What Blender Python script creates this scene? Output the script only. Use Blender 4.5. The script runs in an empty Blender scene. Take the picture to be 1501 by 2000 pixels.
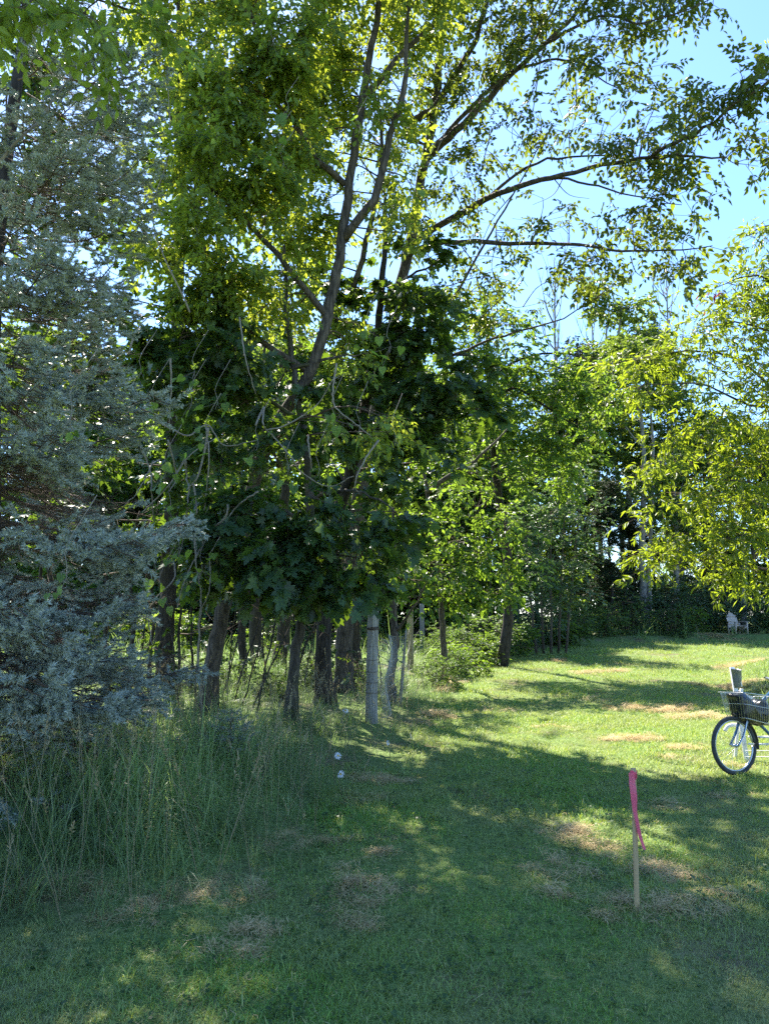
import bpy, math
import numpy as np
from math import radians, sin, cos, tan, pi

# ------------------------------------------------------------------ camera, sky, sun, exposure
SC = bpy.context.scene
COL = SC.collection
PITCH = radians(7.6)
EYE = 1.6
cam_d = bpy.data.cameras.new("camera")
cam_d.sensor_fit = 'VERTICAL'; cam_d.sensor_height = 36.0; cam_d.lens = 27.0
cam_d.clip_start = 0.05; cam_d.clip_end = 2000
cam = bpy.data.objects.new("camera", cam_d); COL.objects.link(cam)
cam.location = (0, 0, EYE); cam.rotation_euler = (pi / 2 + PITCH, 0, 0)
SC.camera = cam

SUN_AZ = radians(-22.0)      # clockwise from +Y
SUN_EL = radians(52.0)
world = bpy.data.worlds.new("World"); SC.world = world; world.use_nodes = True
wn = world.node_tree; wn.nodes.clear()
wo = wn.nodes.new("ShaderNodeOutputWorld"); wb = wn.nodes.new("ShaderNodeBackground")
sk = wn.nodes.new("ShaderNodeTexSky"); sk.sky_type = 'NISHITA'; sk.sun_disc = False
sk.sun_elevation = SUN_EL; sk.sun_rotation = SUN_AZ
sk.air_density = 1.0; sk.dust_density = 0.3; sk.ozone_density = 9.0
wb.inputs['Strength'].default_value = 0.057
wn.links.new(sk.outputs[0], wb.inputs[0]); wn.links.new(wb.outputs[0], wo.inputs[0])

sun_d = bpy.data.lights.new("sun", 'SUN'); sun_d.energy = 2.6; sun_d.angle = radians(0.53)
sun_d.color = (1.0, 0.93, 0.82)
sun = bpy.data.objects.new("sun", sun_d); COL.objects.link(sun)
from mathutils import Vector, Matrix
sdir = Vector((sin(SUN_AZ) * cos(SUN_EL), cos(SUN_AZ) * cos(SUN_EL), sin(SUN_EL)))
sun.rotation_euler = sdir.to_track_quat('Z', 'Y').to_euler()
sun.location = (-10, 20, 30)

SC.view_settings.view_transform = 'Standard'; SC.view_settings.look = 'None'
SC.view_settings.gamma = 1.0; SC.view_settings.use_curve_mapping = False
SC.view_settings.exposure = 2.9
cy = SC.cycles
cy.max_bounces = 7; cy.diffuse_bounces = 4; cy.transmission_bounces = 5; cy.glossy_bounces = 2
cy.use_denoising = False
try:
    cy.denoiser = 'OPENIMAGEDENOISE'; cy.denoising_input_passes = 'RGB_ALBEDO_NORMAL'
except Exception:
    pass
cy.sample_clamp_indirect = 6.0

rng = np.random.default_rng(7)

# ------------------------------------------------------------------ helpers
def pt(u, v, Y):
    """world point seen at picture position (u, v) of the 1501 x 2000 photograph at distance Y along the ground"""
    xc = (u - 750.5) / 1500.0; yc = (1000 - v) / 1500.0
    t = Y / (cos(PITCH) - yc * sin(PITCH))
    return np.array([xc * t, Y, EYE + t * (sin(PITCH) + yc * cos(PITCH))])

def smooth(a, b, x):
    t = np.clip((x - a) / (b - a), 0, 1); return t * t * (3 - 2 * t)

_EY = [3.4, 4.3, 4.7, 6.7, 8.6, 12, 17.3, 21.6, 24, 28, 33, 35.5, 36.5]
_EX = [-7, -1.0, -.45, -.22, .28, .95, 1.4, 2.2, 4.2, 5.5, 10.5, 17, 60]
def edge_x(y):
    return np.interp(y, _EY, _EX)
def bankness(x, y):
    return edge_x(y) - x                    # > 0 : unmown side
def vnoise(x, y, s=1.0, seed=0):
    """cheap smooth 2D noise in -1..1"""
    x = np.asarray(x, float) * s; y = np.asarray(y, float) * s
    r = np.zeros(np.broadcast(x, y).shape)
    q = np.random.default_rng(100 + seed)
    for i in range(6):
        a = q.uniform(0, 2 * pi); f = q.uniform(.6, 1.9); p = q.uniform(0, 2 * pi)
        r = r + np.sin((x * cos(a) + y * sin(a)) * f * 2 + p)
    return r / 3.4
def ground_z(x, y):
    x = np.asarray(x, float); y = np.asarray(y, float)
    b = bankness(x, y)
    z = 0.5 * smooth(12, 42, y)
    z = z + 0.24 * smooth(0, 2.2, b) * smooth(3.6, 6, y)
    z = z + 0.35 * smooth(7.4, 9.0, x - 0.40 * (y - 17)) * smooth(11, 13, y) * smooth(24, 20, y)   # grassy mound on the right
    z = z + 0.018 * vnoise(x, y, 1.0, 1) * smooth(0, 3, np.hypot(x, y)) + 0.010 * vnoise(x, y, 2.7, 2)
    return z
def gpt(u, Y, dz=0.0):
    z = 0.2; x = 0.0
    for _ in range(6):
        x = (u - 750.5) / 1500.0 * (Y * cos(PITCH) + (z - EYE) * sin(PITCH)); z = float(ground_z(x, Y))
    return np.array([x, Y, z + dz])

def mesh_np(name, V, F, mats, mi=None, smooth_=False):
    """V (n,3); F list of int arrays (m,k)"""
    me = bpy.data.meshes.new(name)
    V = np.ascontiguousarray(V, np.float32)
    F = [np.asarray(f, np.int32) for f in F if len(f)]
    me.vertices.add(len(V)); me.vertices.foreach_set('co', V.ravel())
    loops = np.concatenate([f.ravel() for f in F])
    tot = np.concatenate([np.full(len(f), f.shape[1], np.int32) for f in F])
    start = np.concatenate([[0], np.cumsum(tot)[:-1]]).astype(np.int32)
    me.loops.add(len(loops)); me.loops.foreach_set('vertex_index', loops)
    me.polygons.add(len(tot)); me.polygons.foreach_set('loop_start', start); me.polygons.foreach_set('loop_total', tot)
    if mi is not None:
        me.polygons.foreach_set('material_index', np.concatenate([np.asarray(m, np.int32) for m in mi if len(m)]))
    if smooth_:
        me.polygons.foreach_set('use_smooth', np.ones(len(tot), bool))
    for m in (mats if isinstance(mats, (list, tuple)) else [mats]):
        me.materials.append(m)
    me.update(calc_edges=True)
    return me

class MB:
    """collects shapes into one mesh; every shape has a material slot"""
    def __init__(s): s.V = []; s.F = []; s.M = []; s.n = 0
    def add(s, V, F, m=0):
        V = np.asarray(V, float); F = np.asarray(F, int)
        s.V.append(V); s.F.append(F + s.n); s.M.append(np.full(len(F), m)); s.n += len(V)
    def merge(s, o, m=None):
        V, Fs, Ms = o
        s.V.append(V)
        for f, mm in zip(Fs, Ms):
            s.F.append(f + s.n); s.M.append(mm if m is None else np.full(len(f), m))
        s.n += len(V)
    def raw(s):
        return (np.concatenate(s.V), s.F, s.M)
    def mesh(s, name, mats, smooth_=True):
        d = {}
        for f, m in zip(s.F, s.M): d.setdefault(f.shape[1], []).append((f, m))
        F = []; M = []
        for k in d:
            F.append(np.concatenate([a for a, b in d[k]])); M.append(np.concatenate([b for a, b in d[k]]))
        return mesh_np(name, np.concatenate(s.V), F, mats, M, smooth_)
    def tube(s, P, R, sides=8, m=0, cap=True, rough=0.0):
        P = np.asarray(P, float); R = np.broadcast_to(np.asarray(R, float), (len(P),))
        T = np.gradient(P, axis=0); T /= np.linalg.norm(T, axis=1)[:, None] + 1e-9
        ref = np.array([0.0, 0, 1]) if abs(T[:, 2]).mean() < .8 else np.array([1.0, 0, 0])
        A = np.cross(T, ref); A /= np.linalg.norm(A, axis=1)[:, None] + 1e-9
        B = np.cross(T, A)
        a = np.arange(sides) * 2 * pi / sides
        rr = R[:, None] * (1 + rough * rng.uniform(-1, 1, (len(P), sides)))
        V = P[:, None] + rr[..., None] * (np.cos(a)[None, :, None] * A[:, None] + np.sin(a)[None, :, None] * B[:, None])
        n = len(P); i = np.arange(n - 1)[:, None] * sides; j = np.arange(sides)[None]; k = (j + 1) % sides
        F = np.stack([i + j, i + k, i + sides + k, i + sides + j], -1).reshape(-1, 4)
        s.add(V.reshape(-1, 3), F, m)
        if cap:
            base = s.n - n * sides
            for off in (0, (n - 1) * sides):
                c = P[0] if off == 0 else P[-1]
                s.V.append(c[None]); ci = s.n; s.n += 1
                f = np.stack([np.full(sides, ci), base + off + j[0], base + off + k[0]], -1)
                if off == 0: f = f[:, [0, 2, 1]]
                s.F.append(f); s.M.append(np.full(sides, m))
    def box(s, c, size, m=0, R=None):
        q = np.array([[x, y, z] for x in (-.5, .5) for y in (-.5, .5) for z in (-.5, .5)]) * np.asarray(size)
        if R is not None: q = q @ np.asarray(R).T
        s.add(q + np.asarray(c), [[0, 1, 3, 2], [4, 6, 7, 5], [0, 4, 5, 1], [2, 3, 7, 6], [0, 2, 6, 4], [1, 5, 7, 3]], m)

def spline(P, n, extra=None):
    """Catmull-Rom resample to n points"""
    P = np.asarray(P, float)
    Q = np.vstack([2 * P[0] - P[1], P, 2 * P[-1] - P[-2]])
    d = np.concatenate([[0], np.cumsum(np.linalg.norm(np.diff(P, axis=0), axis=1))]); d /= d[-1]
    t = np.linspace(0, 1, n); seg = np.clip(np.searchsorted(d, t, side='right') - 1, 0, len(P) - 2)
    f = ((t - d[seg]) / (d[seg + 1] - d[seg] + 1e-9))[:, None]
    p0, p1, p2, p3 = Q[seg], Q[seg + 1], Q[seg + 2], Q[seg + 3]
    return .5 * (2 * p1 + (p2 - p0) * f + (2 * p0 - 5 * p1 + 4 * p2 - p3) * f ** 2 + (3 * p1 - p0 - 3 * p2 + p3) * f ** 3)

def link(name, me, parent=None, M=None):
    o = bpy.data.objects.new(name, me); COL.objects.link(o)
    if parent is not None: o.parent = parent
    if M is not None: o.matrix_local = M
    return o
def root(name, loc, label, cat, group=None, rz=0):
    o = bpy.data.objects.new(name, None); COL.objects.link(o); o.empty_display_size = .2
    o.location = tuple(loc); o.rotation_euler = (0, 0, rz); o['label'] = label; o['category'] = cat
    if group: o['group'] = group
    return o
def tag(o, label, cat, group=None, kind=None):
    o['label'] = label; o['category'] = cat
    if group: o['group'] = group
    if kind: o['kind'] = kind
    return o
def copy_tree(o, label=None, parent=None):
    c = o.copy(); COL.objects.link(c)
    if parent is not None:
        c.parent = parent
    if label: c['label'] = label
    for ch in list(o.children): copy_tree(ch, None, c)
    return c

def frames(D, up=None, roll=None):
    """rotation matrices whose columns are x, y(=D), z ; D (n,3)"""
    D = D / (np.linalg.norm(D, axis=1)[:, None] + 1e-9)
    if up is None: up = np.tile([0.0, 0, 1], (len(D), 1))
    X = np.cross(D, up); bad = np.linalg.norm(X, axis=1) < 1e-3
    X[bad] = [1, 0, 0]
    X /= np.linalg.norm(X, axis=1)[:, None]
    Z = np.cross(X, D)
    if roll is not None:
        c, s = np.cos(roll)[:, None], np.sin(roll)[:, None]
        X, Z = X * c + Z * s, Z * c - X * s
    return np.stack([X, D, Z], -1)

def scatter(protos, O, R, S, idx):
    """protos: list of (V, [F..], [M..]); returns one raw mesh"""
    mb = MB()
    for i, (V, Fs, Ms) in enumerate(protos):
        k = np.where(idx == i)[0]
        if not len(k): continue
        W = np.einsum('nij,vj->nvi', R[k], V) * S[k][:, None, None] + O[k][:, None, :]
        off = np.arange(len(k))[:, None, None] * len(V)
        mb2 = (W.reshape(-1, 3), [(f[None] + off).reshape(-1, f.shape[1]) for f in Fs], [np.tile(m, len(k)) for m in Ms])
        mb.merge(mb2)
    return mb.raw()

# ------------------------------------------------------------------ materials
def newmat(name):
    m = bpy.data.materials.new(name); m.use_nodes = True
    nt = m.node_tree; nt.nodes.clear()
    return m, nt, nt.nodes, nt.links
def N(nt, typ, **kw):
    n = nt.nodes.new(typ)
    for k, v in kw.items(): setattr(n, k, v)
    return n
def ramp(nt, fac, stops):
    r = N(nt, 'ShaderNodeValToRGB'); e = r.color_ramp.elements
    while len(e) < len(stops): e.new(.5)
    for i, (p, c) in enumerate(stops): e[i].position = p; e[i].color = (*c, 1)
    nt.links.new(fac, r.inputs[0]); return r.outputs[0]
def out(nt, sh, disp=None):
    o = N(nt, 'ShaderNodeOutputMaterial'); nt.links.new(sh, o.inputs['Surface'])
def rand01(nt):
    g = N(nt, 'ShaderNodeNewGeometry'); oi = N(nt, 'ShaderNodeObjectInfo')
    a = N(nt, 'ShaderNodeMath', operation='ADD'); nt.links.new(g.outputs['Random Per Island'], a.inputs[0]); nt.links.new(oi.outputs['Random'], a.inputs[1])
    f = N(nt, 'ShaderNodeMath', operation='FRACT'); nt.links.new(a.outputs[0], f.inputs[0])
    return f.outputs[0]
def pos_noise(nt, scale, detail=3, obj=False):
    g = N(nt, 'ShaderNodeNewGeometry') if not obj else N(nt, 'ShaderNodeTexCoord')
    n = N(nt, 'ShaderNodeTexNoise'); n.inputs['Scale'].default_value = scale; n.inputs['Detail'].default_value = detail
    nt.links.new(g.outputs['Position' if not obj else 'Object'], n.inputs['Vector'])
    return n.outputs['Fac']
def leaf_mat(name, stops, trans, tmix=.45, rough=.5, spec=.35, patch=None):
    m, nt, nd, lk = newmat(name)
    f = rand01(nt)
    c = ramp(nt, f, stops)
    if patch:
        pn = pos_noise(nt, patch[0], 3)
        pr = ramp(nt, pn, [(.42, (0, 0, 0)), (.62, (1, 1, 1))])
        mx = N(nt, 'ShaderNodeMix', data_type='RGBA'); lk.new(pr, mx.inputs['Factor']); lk.new(c, mx.inputs['A']); mx.inputs['B'].default_value = (*patch[1], 1)
        c = mx.outputs['Result']
    b = N(nt, 'ShaderNodeBsdfPrincipled'); lk.new(c, b.inputs['Base Color'])
    b.inputs['Roughness'].default_value = rough; b.inputs['Specular IOR Level'].default_value = spec
    t = N(nt, 'ShaderNodeBsdfTranslucent')
    tc = ramp(nt, f, [(0, tuple(x * .7 for x in trans)), (1, tuple(min(1, x * 1.25) for x in trans))]); lk.new(tc, t.inputs['Color'])
    mx = N(nt, 'ShaderNodeMixShader'); mx.inputs[0].default_value = tmix
    lk.new(b.outputs[0], mx.inputs[1]); lk.new(t.outputs[0], mx.inputs[2])
    out(nt, mx.outputs[0]); return m
def bark_mat(name, c1, c2, scale=9, stretch=.22, bump=.5, moss=None):
    m, nt, nd, lk = newmat(name)
    g = N(nt, 'ShaderNodeNewGeometry'); mp = N(nt, 'ShaderNodeMapping'); mp.inputs['Scale'].default_value = (1, 1, stretch)
    lk.new(g.outputs['Position'], mp.inputs['Vector'])
    n = N(nt, 'ShaderNodeTexNoise'); n.inputs['Scale'].default_value = scale * 2; n.inputs['Detail'].default_value = 6; n.inputs['Roughness'].default_value = .65
    lk.new(mp.outputs[0], n.inputs['Vector'])
    v = N(nt, 'ShaderNodeTexVoronoi', feature='DISTANCE_TO_EDGE'); v.inputs['Scale'].default_value = scale * 2.2; lk.new(mp.outputs[0], v.inputs['Vector'])
    ad = N(nt, 'ShaderNodeMath', operation='MULTIPLY_ADD'); lk.new(v.outputs['Distance'], ad.inputs[0]); ad.inputs[1].default_value = .9; lk.new(n.outputs['Fac'], ad.inputs[2])
    c = ramp(nt, ad.outputs[0], [(.35, c1), (.8, c2)])
    if moss:
        pr = ramp(nt, pos_noise(nt, 2.2, 4), [(.52, (0, 0, 0)), (.68, (1, 1, 1))])
        mx = N(nt, 'ShaderNodeMix', data_type='RGBA'); lk.new(pr, mx.inputs['Factor']); lk.new(c, mx.inputs['A']); mx.inputs['B'].default_value = (*moss, 1); c = mx.outputs['Result']
    b = N(nt, 'ShaderNodeBsdfPrincipled'); lk.new(c, b.inputs['Base Color']); b.inputs['Roughness'].default_value = .85; b.inputs['Specular IOR Level'].default_value = .2
    bp = N(nt, 'ShaderNodeBump'); bp.inputs['Strength'].default_value = bump; bp.inputs['Distance'].default_value = .02
    lk.new(ad.outputs[0], bp.inputs['Height']); lk.new(bp.outputs[0], b.inputs['Normal'])
    out(nt, b.outputs[0]); return m
def paint_mat(name, c, rough=.4, metal=0.0, dirt=None, spec=.5):
    m, nt, nd, lk = newmat(name)
    b = N(nt, 'ShaderNodeBsdfPrincipled'); b.inputs['Roughness'].default_value = rough; b.inputs['Metallic'].default_value = metal; b.inputs['Specular IOR Level'].default_value = spec
    f = pos_noise(nt, 22, 5)
    d = dirt or tuple(x * .6 for x in c)
    lk.new(ramp(nt, f, [(.35, c), (.75, d)]), b.inputs['Base Color'])
    out(nt, b.outputs[0]); return m

M = {}
M['maple'] = leaf_mat('maple leaf', [(0, (.024, .052, .018)), (.5, (.036, .074, .024)), (.92, (.055, .10, .03)), (1, (.10, .13, .035))], (.16, .26, .015), .34, .42, .45)
M['elder'] = leaf_mat('box elder leaf', [(0, (.07, .12, .03)), (.6, (.10, .165, .035)), (1, (.15, .21, .04))], (.46, .55, .04), .5, .45, .4)
M['ash'] = leaf_mat('ash leaf', [(0, (.035, .065, .018)), (.7, (.05, .085, .022)), (1, (.075, .10, .022))], (.24, .30, .02), .42, .45, .4)
M['elm'] = leaf_mat('elm leaf', [(0, (.035, .08, .02)), (.6, (.06, .12, .028)), (1, (.09, .15, .03))], (.27, .42, .03), .48, .42, .5)
M['yellow'] = leaf_mat('yellow green leaf', [(0, (.04, .09, .018)), (.6, (.07, .125, .022)), (.93, (.11, .15, .022)), (1, (.2, .14, .03))], (.36, .46, .02), .5, .45, .45)
M['blueleaf'] = leaf_mat('grey green leaf', [(0, (.045, .085, .045)), (1, (.085, .14, .075))], (.16, .28, .06), .35, .4, .5)
M['far'] = leaf_mat('far leaf', [(0, (.035, .07, .02)), (.6, (.05, .095, .025)), (1, (.08, .12, .03))], (.24, .34, .03), .45, .5, .35)
M['under'] = leaf_mat('undergrowth leaf', [(0, (.03, .07, .025)), (.6, (.05, .10, .035)), (1, (.08, .14, .04))], (.2, .32, .04), .42, .5, .35)
M['cedar'] = leaf_mat('cedar foliage', [(0, (.014, .030, .012)), (1, (.03, .052, .018))], (.05, .08, .01), .15, .6, .2)
M['red'] = leaf_mat('red leaf', [(0, (.16, .03, .03)), (1, (.22, .06, .03))], (.4, .06, .03), .4)
M['vine'] = leaf_mat('grape leaf', [(0, (.06, .12, .03)), (1, (.11, .19, .05))], (.36, .52, .05), .5, .45, .4)
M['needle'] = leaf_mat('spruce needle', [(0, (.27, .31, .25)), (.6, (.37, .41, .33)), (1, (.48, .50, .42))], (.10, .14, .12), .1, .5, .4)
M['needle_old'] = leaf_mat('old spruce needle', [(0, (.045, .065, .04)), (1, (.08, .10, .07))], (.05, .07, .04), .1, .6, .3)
M['bark'] = bark_mat('grey brown bark', (.025, .020, .017), (.13, .105, .085), 9, .2, .7)
M['bark_moss'] = bark_mat('mossy bark', (.03, .025, .02), (.10, .085, .07), 8, .25, .8, (.05, .06, .02))
M['bark_pale'] = bark_mat('pale grey bark', (.10, .09, .08), (.30, .28, .25), 7, .3, .4)
M['bark_dark'] = bark_mat('dark bark', (.014, .012, .010), (.06, .05, .042), 9, .2, .6)
M['twig'] = paint_mat('brown twig', (.13, .09, .065), .8, 0, (.07, .05, .035), .2)
M['twig_pale'] = paint_mat('pale dead twig', (.32, .27, .22), .8, 0, (.18, .145, .11), .2)
M['grass'] = leaf_mat('mown grass', [(0, (.11, .25, .045)), (.5, (.17, .36, .06)), (.82, (.25, .38, .075)), (1, (.56, .48, .25))], (.40, .48, .035), .32, .5, .35, (.9, (.30, .34, .13)))  # base colour raised past real grass, standing in for sky fill in the shade
M['tall'] = leaf_mat('tall grass', [(0, (.16, .25, .075)), (.55, (.26, .38, .12)), (.82, (.34, .43, .17)), (1, (.60, .52, .32))], (.30, .44, .10), .4, .45, .4, (.7, (.10, .14, .06)))  # paler than real blades, to make up for weak light on the shaded bank
M['straw'] = leaf_mat('dry grass clippings', [(0, (.42, .30, .13)), (.6, (.62, .46, .22)), (1, (.72, .57, .32))], (.42, .33, .18), .25, .6, .3)
M['seed'] = leaf_mat('dry grass stalk', [(0, (.26, .21, .11)), (1, (.42, .35, .21))], (.3, .24, .1), .25, .6, .3)
M['weathered'] = bark_mat('weathered cedar wood', (.11, .10, .09), (.36, .335, .30), 16, .05, .6)
M['weathered_tan'] = bark_mat('tan weathered wood', (.15, .115, .07), (.40, .33, .22), 16, .05, .5)
M['wire'] = paint_mat('galvanised wire', (.32, .34, .35), .45, .6, (.2, .19, .18))
M['wire_dark'] = paint_mat('rusty wire', (.05, .04, .035), .7, .3, (.09, .05, .03))
M['white'] = paint_mat('white paint', (.78, .78, .76), .5, 0, (.62, .61, .58))
M['petal'] = leaf_mat('white petal', [(0, (.74, .74, .76)), (1, (.82, .82, .82))], (.6, .6, .6), .3)
M['yolk'] = paint_mat('flower centre', (.55, .36, .03), .8)
M['stakewood'] = bark_mat('pine lath', (.40, .27, .14), (.52, .37, .20), 14, .05, .2)
M['pink'] = leaf_mat('pink flagging tape', [(0, (.94, .15, .25)), (1, (.95, .17, .27))], (.95, .16, .26), .5, .35, .5)
M['steel'] = paint_mat('galvanised steel', (.52, .54, .55), .3, .9, (.38, .40, .41))
M['zinc'] = paint_mat('weathered zinc', (.20, .22, .22), .45, .7, (.12, .13, .13))
M['chrome'] = paint_mat('chrome', (.6, .62, .64), .18, 1.0, (.45, .46, .48))
M['blue'] = paint_mat('blue bicycle paint', (.035, .11, .20), .28, .25, (.06, .13, .2), .6)
M['rubber'] = paint_mat('tyre rubber', (.028, .03, .032), .75, 0, (.06, .058, .05))
M['black'] = paint_mat('black plastic bag', (.012, .013, .017), .28, 0, (.02, .021, .026), .6)
M['saddle'] = paint_mat('saddle vinyl', (.02, .02, .02), .5)
M['chairwood'] = paint_mat('sun bleached chair wood', (.60, .50, .43), .7, 0, (.42, .33, .27))

# ground material: soil and thatch under the blades
def ground_material():
    m, nt, nd, lk = newmat('soil and thatch')
    a = pos_noise(nt, .8, 6); b_ = pos_noise(nt, 35, 5)
    ca = ramp(nt, b_, [(.3, (.07, .11, .03)), (.55, (.14, .20, .06)), (.8, (.24, .25, .11))])
    cb = ramp(nt, b_, [(.3, (.07, .06, .035)), (.8, (.24, .20, .12))])
    mx = N(nt, 'ShaderNodeMix', data_type='RGBA'); lk.new(ramp(nt, a, [(.5, (0, 0, 0)), (.68, (1, 1, 1))]), mx.inputs['Factor']); lk.new(ca, mx.inputs['A']); lk.new(cb, mx.inputs['B'])
    p = N(nt, 'ShaderNodeBsdfPrincipled'); p.inputs['Roughness'].default_value = .95; p.inputs['Specular IOR Level'].default_value = .1
    lk.new(mx.outputs['Result'], p.inputs['Base Color'])
    bp = N(nt, 'ShaderNodeBump'); bp.inputs['Strength'].default_value = .8; bp.inputs['Distance'].default_value = .03; lk.new(b_, bp.inputs['Height']); lk.new(bp.outputs[0], p.inputs['Normal'])
    out(nt, p.outputs[0]); return m

# ------------------------------------------------------------------ ground
xs = np.unique(np.concatenate([np.linspace(-400, -20, 20), np.linspace(-20, -6, 36), np.linspace(-6, 8, 113), np.linspace(8, 24, 50), np.linspace(24, 400, 22)]))
ys = np.unique(np.concatenate([np.linspace(-200, 0, 14), np.linspace(0, 14, 113), np.linspace(14, 46, 90), np.linspace(46, 500, 24)]))
GX, GY = np.meshgrid(xs, ys); GZ = ground_z(GX, GY)
V = np.stack([GX, GY, GZ], -1).reshape(-1, 3)
nx = len(xs); ii = (np.arange(len(ys) - 1)[:, None] * nx + np.arange(nx - 1)[None]).reshape(-1)
g = link('ground', mesh_np('ground', V, [np.stack([ii, ii + 1, ii + nx + 1, ii + nx], -1)], ground_material(), None, True))
g['kind'] = 'structure'; g['label'] = 'earth ground under the mown lawn, the grass bank and the wood'; g['category'] = 'ground'

# ------------------------------------------------------------------ instanced ground cover
def gn_cover(name, protos, P, rot, scl, idx, label, cat):
    me = bpy.data.meshes.new(name)
    me.vertices.add(len(P)); me.vertices.foreach_set('co', np.ascontiguousarray(P, np.float32).ravel())
    a = me.attributes.new('rot', 'FLOAT_VECTOR', 'POINT'); a.data.foreach_set('vector', np.ascontiguousarray(rot, np.float32).ravel())
    a = me.attributes.new('scl', 'FLOAT', 'POINT'); a.data.foreach_set('value', np.ascontiguousarray(scl, np.float32))
    a = me.attributes.new('idx', 'INT', 'POINT'); a.data.foreach_set('value', np.ascontiguousarray(idx, np.int32))
    o = link(name, me)
    ng = bpy.data.node_groups.new(name, 'GeometryNodeTree')
    ng.interface.new_socket('Geometry', in_out='INPUT', socket_type='NodeSocketGeometry')
    ng.interface.new_socket('Geometry', in_out='OUTPUT', socket_type='NodeSocketGeometry')
    gi = ng.nodes.new('NodeGroupInput'); go = ng.nodes.new('NodeGroupOutput'); jn = ng.nodes.new('GeometryNodeJoinGeometry')
    def attr(n, t):
        q = ng.nodes.new('GeometryNodeInputNamedAttribute'); q.data_type = t; q.inputs['Name'].default_value = n; return q.outputs['Attribute']
    ar = attr('rot', 'FLOAT_VECTOR'); asc = attr('scl', 'FLOAT'); ai = attr('idx', 'INT')
    for i, pm in enumerate(protos):
        po = bpy.data.objects.new(name + '_tuft', pm)
        oi = ng.nodes.new('GeometryNodeObjectInfo'); oi.inputs['Object'].default_value = po
        cp = ng.nodes.new('FunctionNodeCompare'); cp.data_type = 'INT'; cp.operation = 'EQUAL'
        isock = [s for s in cp.inputs if s.type == 'INT']
        ng.links.new(ai, isock[0]); isock[1].default_value = i
        ip = ng.nodes.new('GeometryNodeInstanceOnPoints')
        ng.links.new(gi.outputs[0], ip.inputs['Points']); ng.links.new(cp.outputs[0], ip.inputs['Selection'])
        ng.links.new(oi.outputs['Geometry'], ip.inputs['Instance']); ng.links.new(ar, ip.inputs['Rotation']); ng.links.new(asc, ip.inputs['Scale'])
        ng.links.new(ip.outputs[0], jn.inputs[0])
    ng.links.new(jn.outputs[0], go.inputs[0])
    md = o.modifiers.new('cover', 'NODES'); md.node_group = ng
    tag(o, label, cat, kind='stuff')
    return o

def blades(n, rad, hmin, hmax, w, bend, seg=3, flat=0.0, lean=(0, 0), curl=1.0):
    """a tuft of n grass blades"""
    a = rng.uniform(0, 2 * pi, n); r = rad * np.sqrt(rng.uniform(0, 1, n))
    B = np.stack([r * np.cos(a), r * np.sin(a), np.zeros(n)], -1)
    h = rng.uniform(hmin, hmax, n); d = rng.uniform(0, 2 * pi, n)
    tilt = rng.uniform(0, bend, n) + flat
    D = np.stack([np.cos(d), np.sin(d), np.zeros(n)], -1) + np.array([lean[0], lean[1], 0])
    side = np.stack([-np.sin(d), np.cos(d), np.zeros(n)], -1)
    rows = []
    pos = B.copy()
    th = tilt * .35
    for k in range(seg + 1):
        t = k / seg
        ww = (w * (1 - t) ** .7 * rng.uniform(.7, 1.2, n))[:, None] * .5
        if k < seg:
            rows.append(np.stack([pos - side * ww, pos + side * ww], 1))
        else:
            rows.append(pos[:, None])
        st = h / seg
        pos = pos + (D * np.sin(th)[:, None] + np.array([0, 0, 1.0]) * np.cos(th)[:, None]) * st[:, None]
        th = th + tilt * curl * 1.5 / seg
    V = np.concatenate(rows, 1)                # n, 2*seg+1, 3
    q = [[2 * k, 2 * k + 1, 2 * k + 3, 2 * k + 2] for k in range(seg - 1)]
    t3 = [[2 * seg - 2, 2 * seg - 1, 2 * seg]]
    nv = 2 * seg + 1; off = np.arange(n)[:, None, None] * nv
    Fs = [(np.array(t3)[None] + off).reshape(-1, 3)]
    if q: Fs.append((np.array(q)[None] + off).reshape(-1, 4))
    return (V.reshape(-1, 3), Fs, [np.zeros(len(f), int) for f in Fs])

def straw_tuft(n, rad, height):
    """loose dry clippings lying criss-cross"""
    mb = MB()
    c = np.stack([rng.normal(0, rad * .5, n), rng.normal(0, rad * .5, n), rng.uniform(0, 1, n) ** 1.5 * height], -1)
    c[:, 2] *= np.exp(-(c[:, 0] ** 2 + c[:, 1] ** 2) / (rad * rad))
    a = rng.uniform(0, 2 * pi, n); L = rng.uniform(.03, .11, n); e = rng.normal(.02, .16, n)
    d = np.stack([np.cos(a) * np.cos(e), np.sin(a) * np.cos(e), np.sin(e)], -1)
    s = np.stack([-np.sin(a), np.cos(a), np.zeros(n)], -1) * .0015
    bow = rng.normal(0, .2, (n, 1)) * L[:, None] * np.stack([-np.sin(a), np.cos(a), rng.uniform(0, 1, n)], -1)
    p0 = c - d * L[:, None] / 2; p1 = c + bow; p2 = c + d * L[:, None] / 2
    V = np.stack([p0 - s, p0 + s, p1 - s, p1 + s, p2], 1)
    off = np.arange(n)[:, None, None] * 5
    Fs = [(np.array([[2, 3, 4]])[None] + off).reshape(-1, 3), (np.array([[0, 1, 3, 2]])[None] + off).reshape(-1, 4)]
    return (V.reshape(-1, 3), Fs, [np.zeros(len(f), int) for f in Fs])

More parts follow.
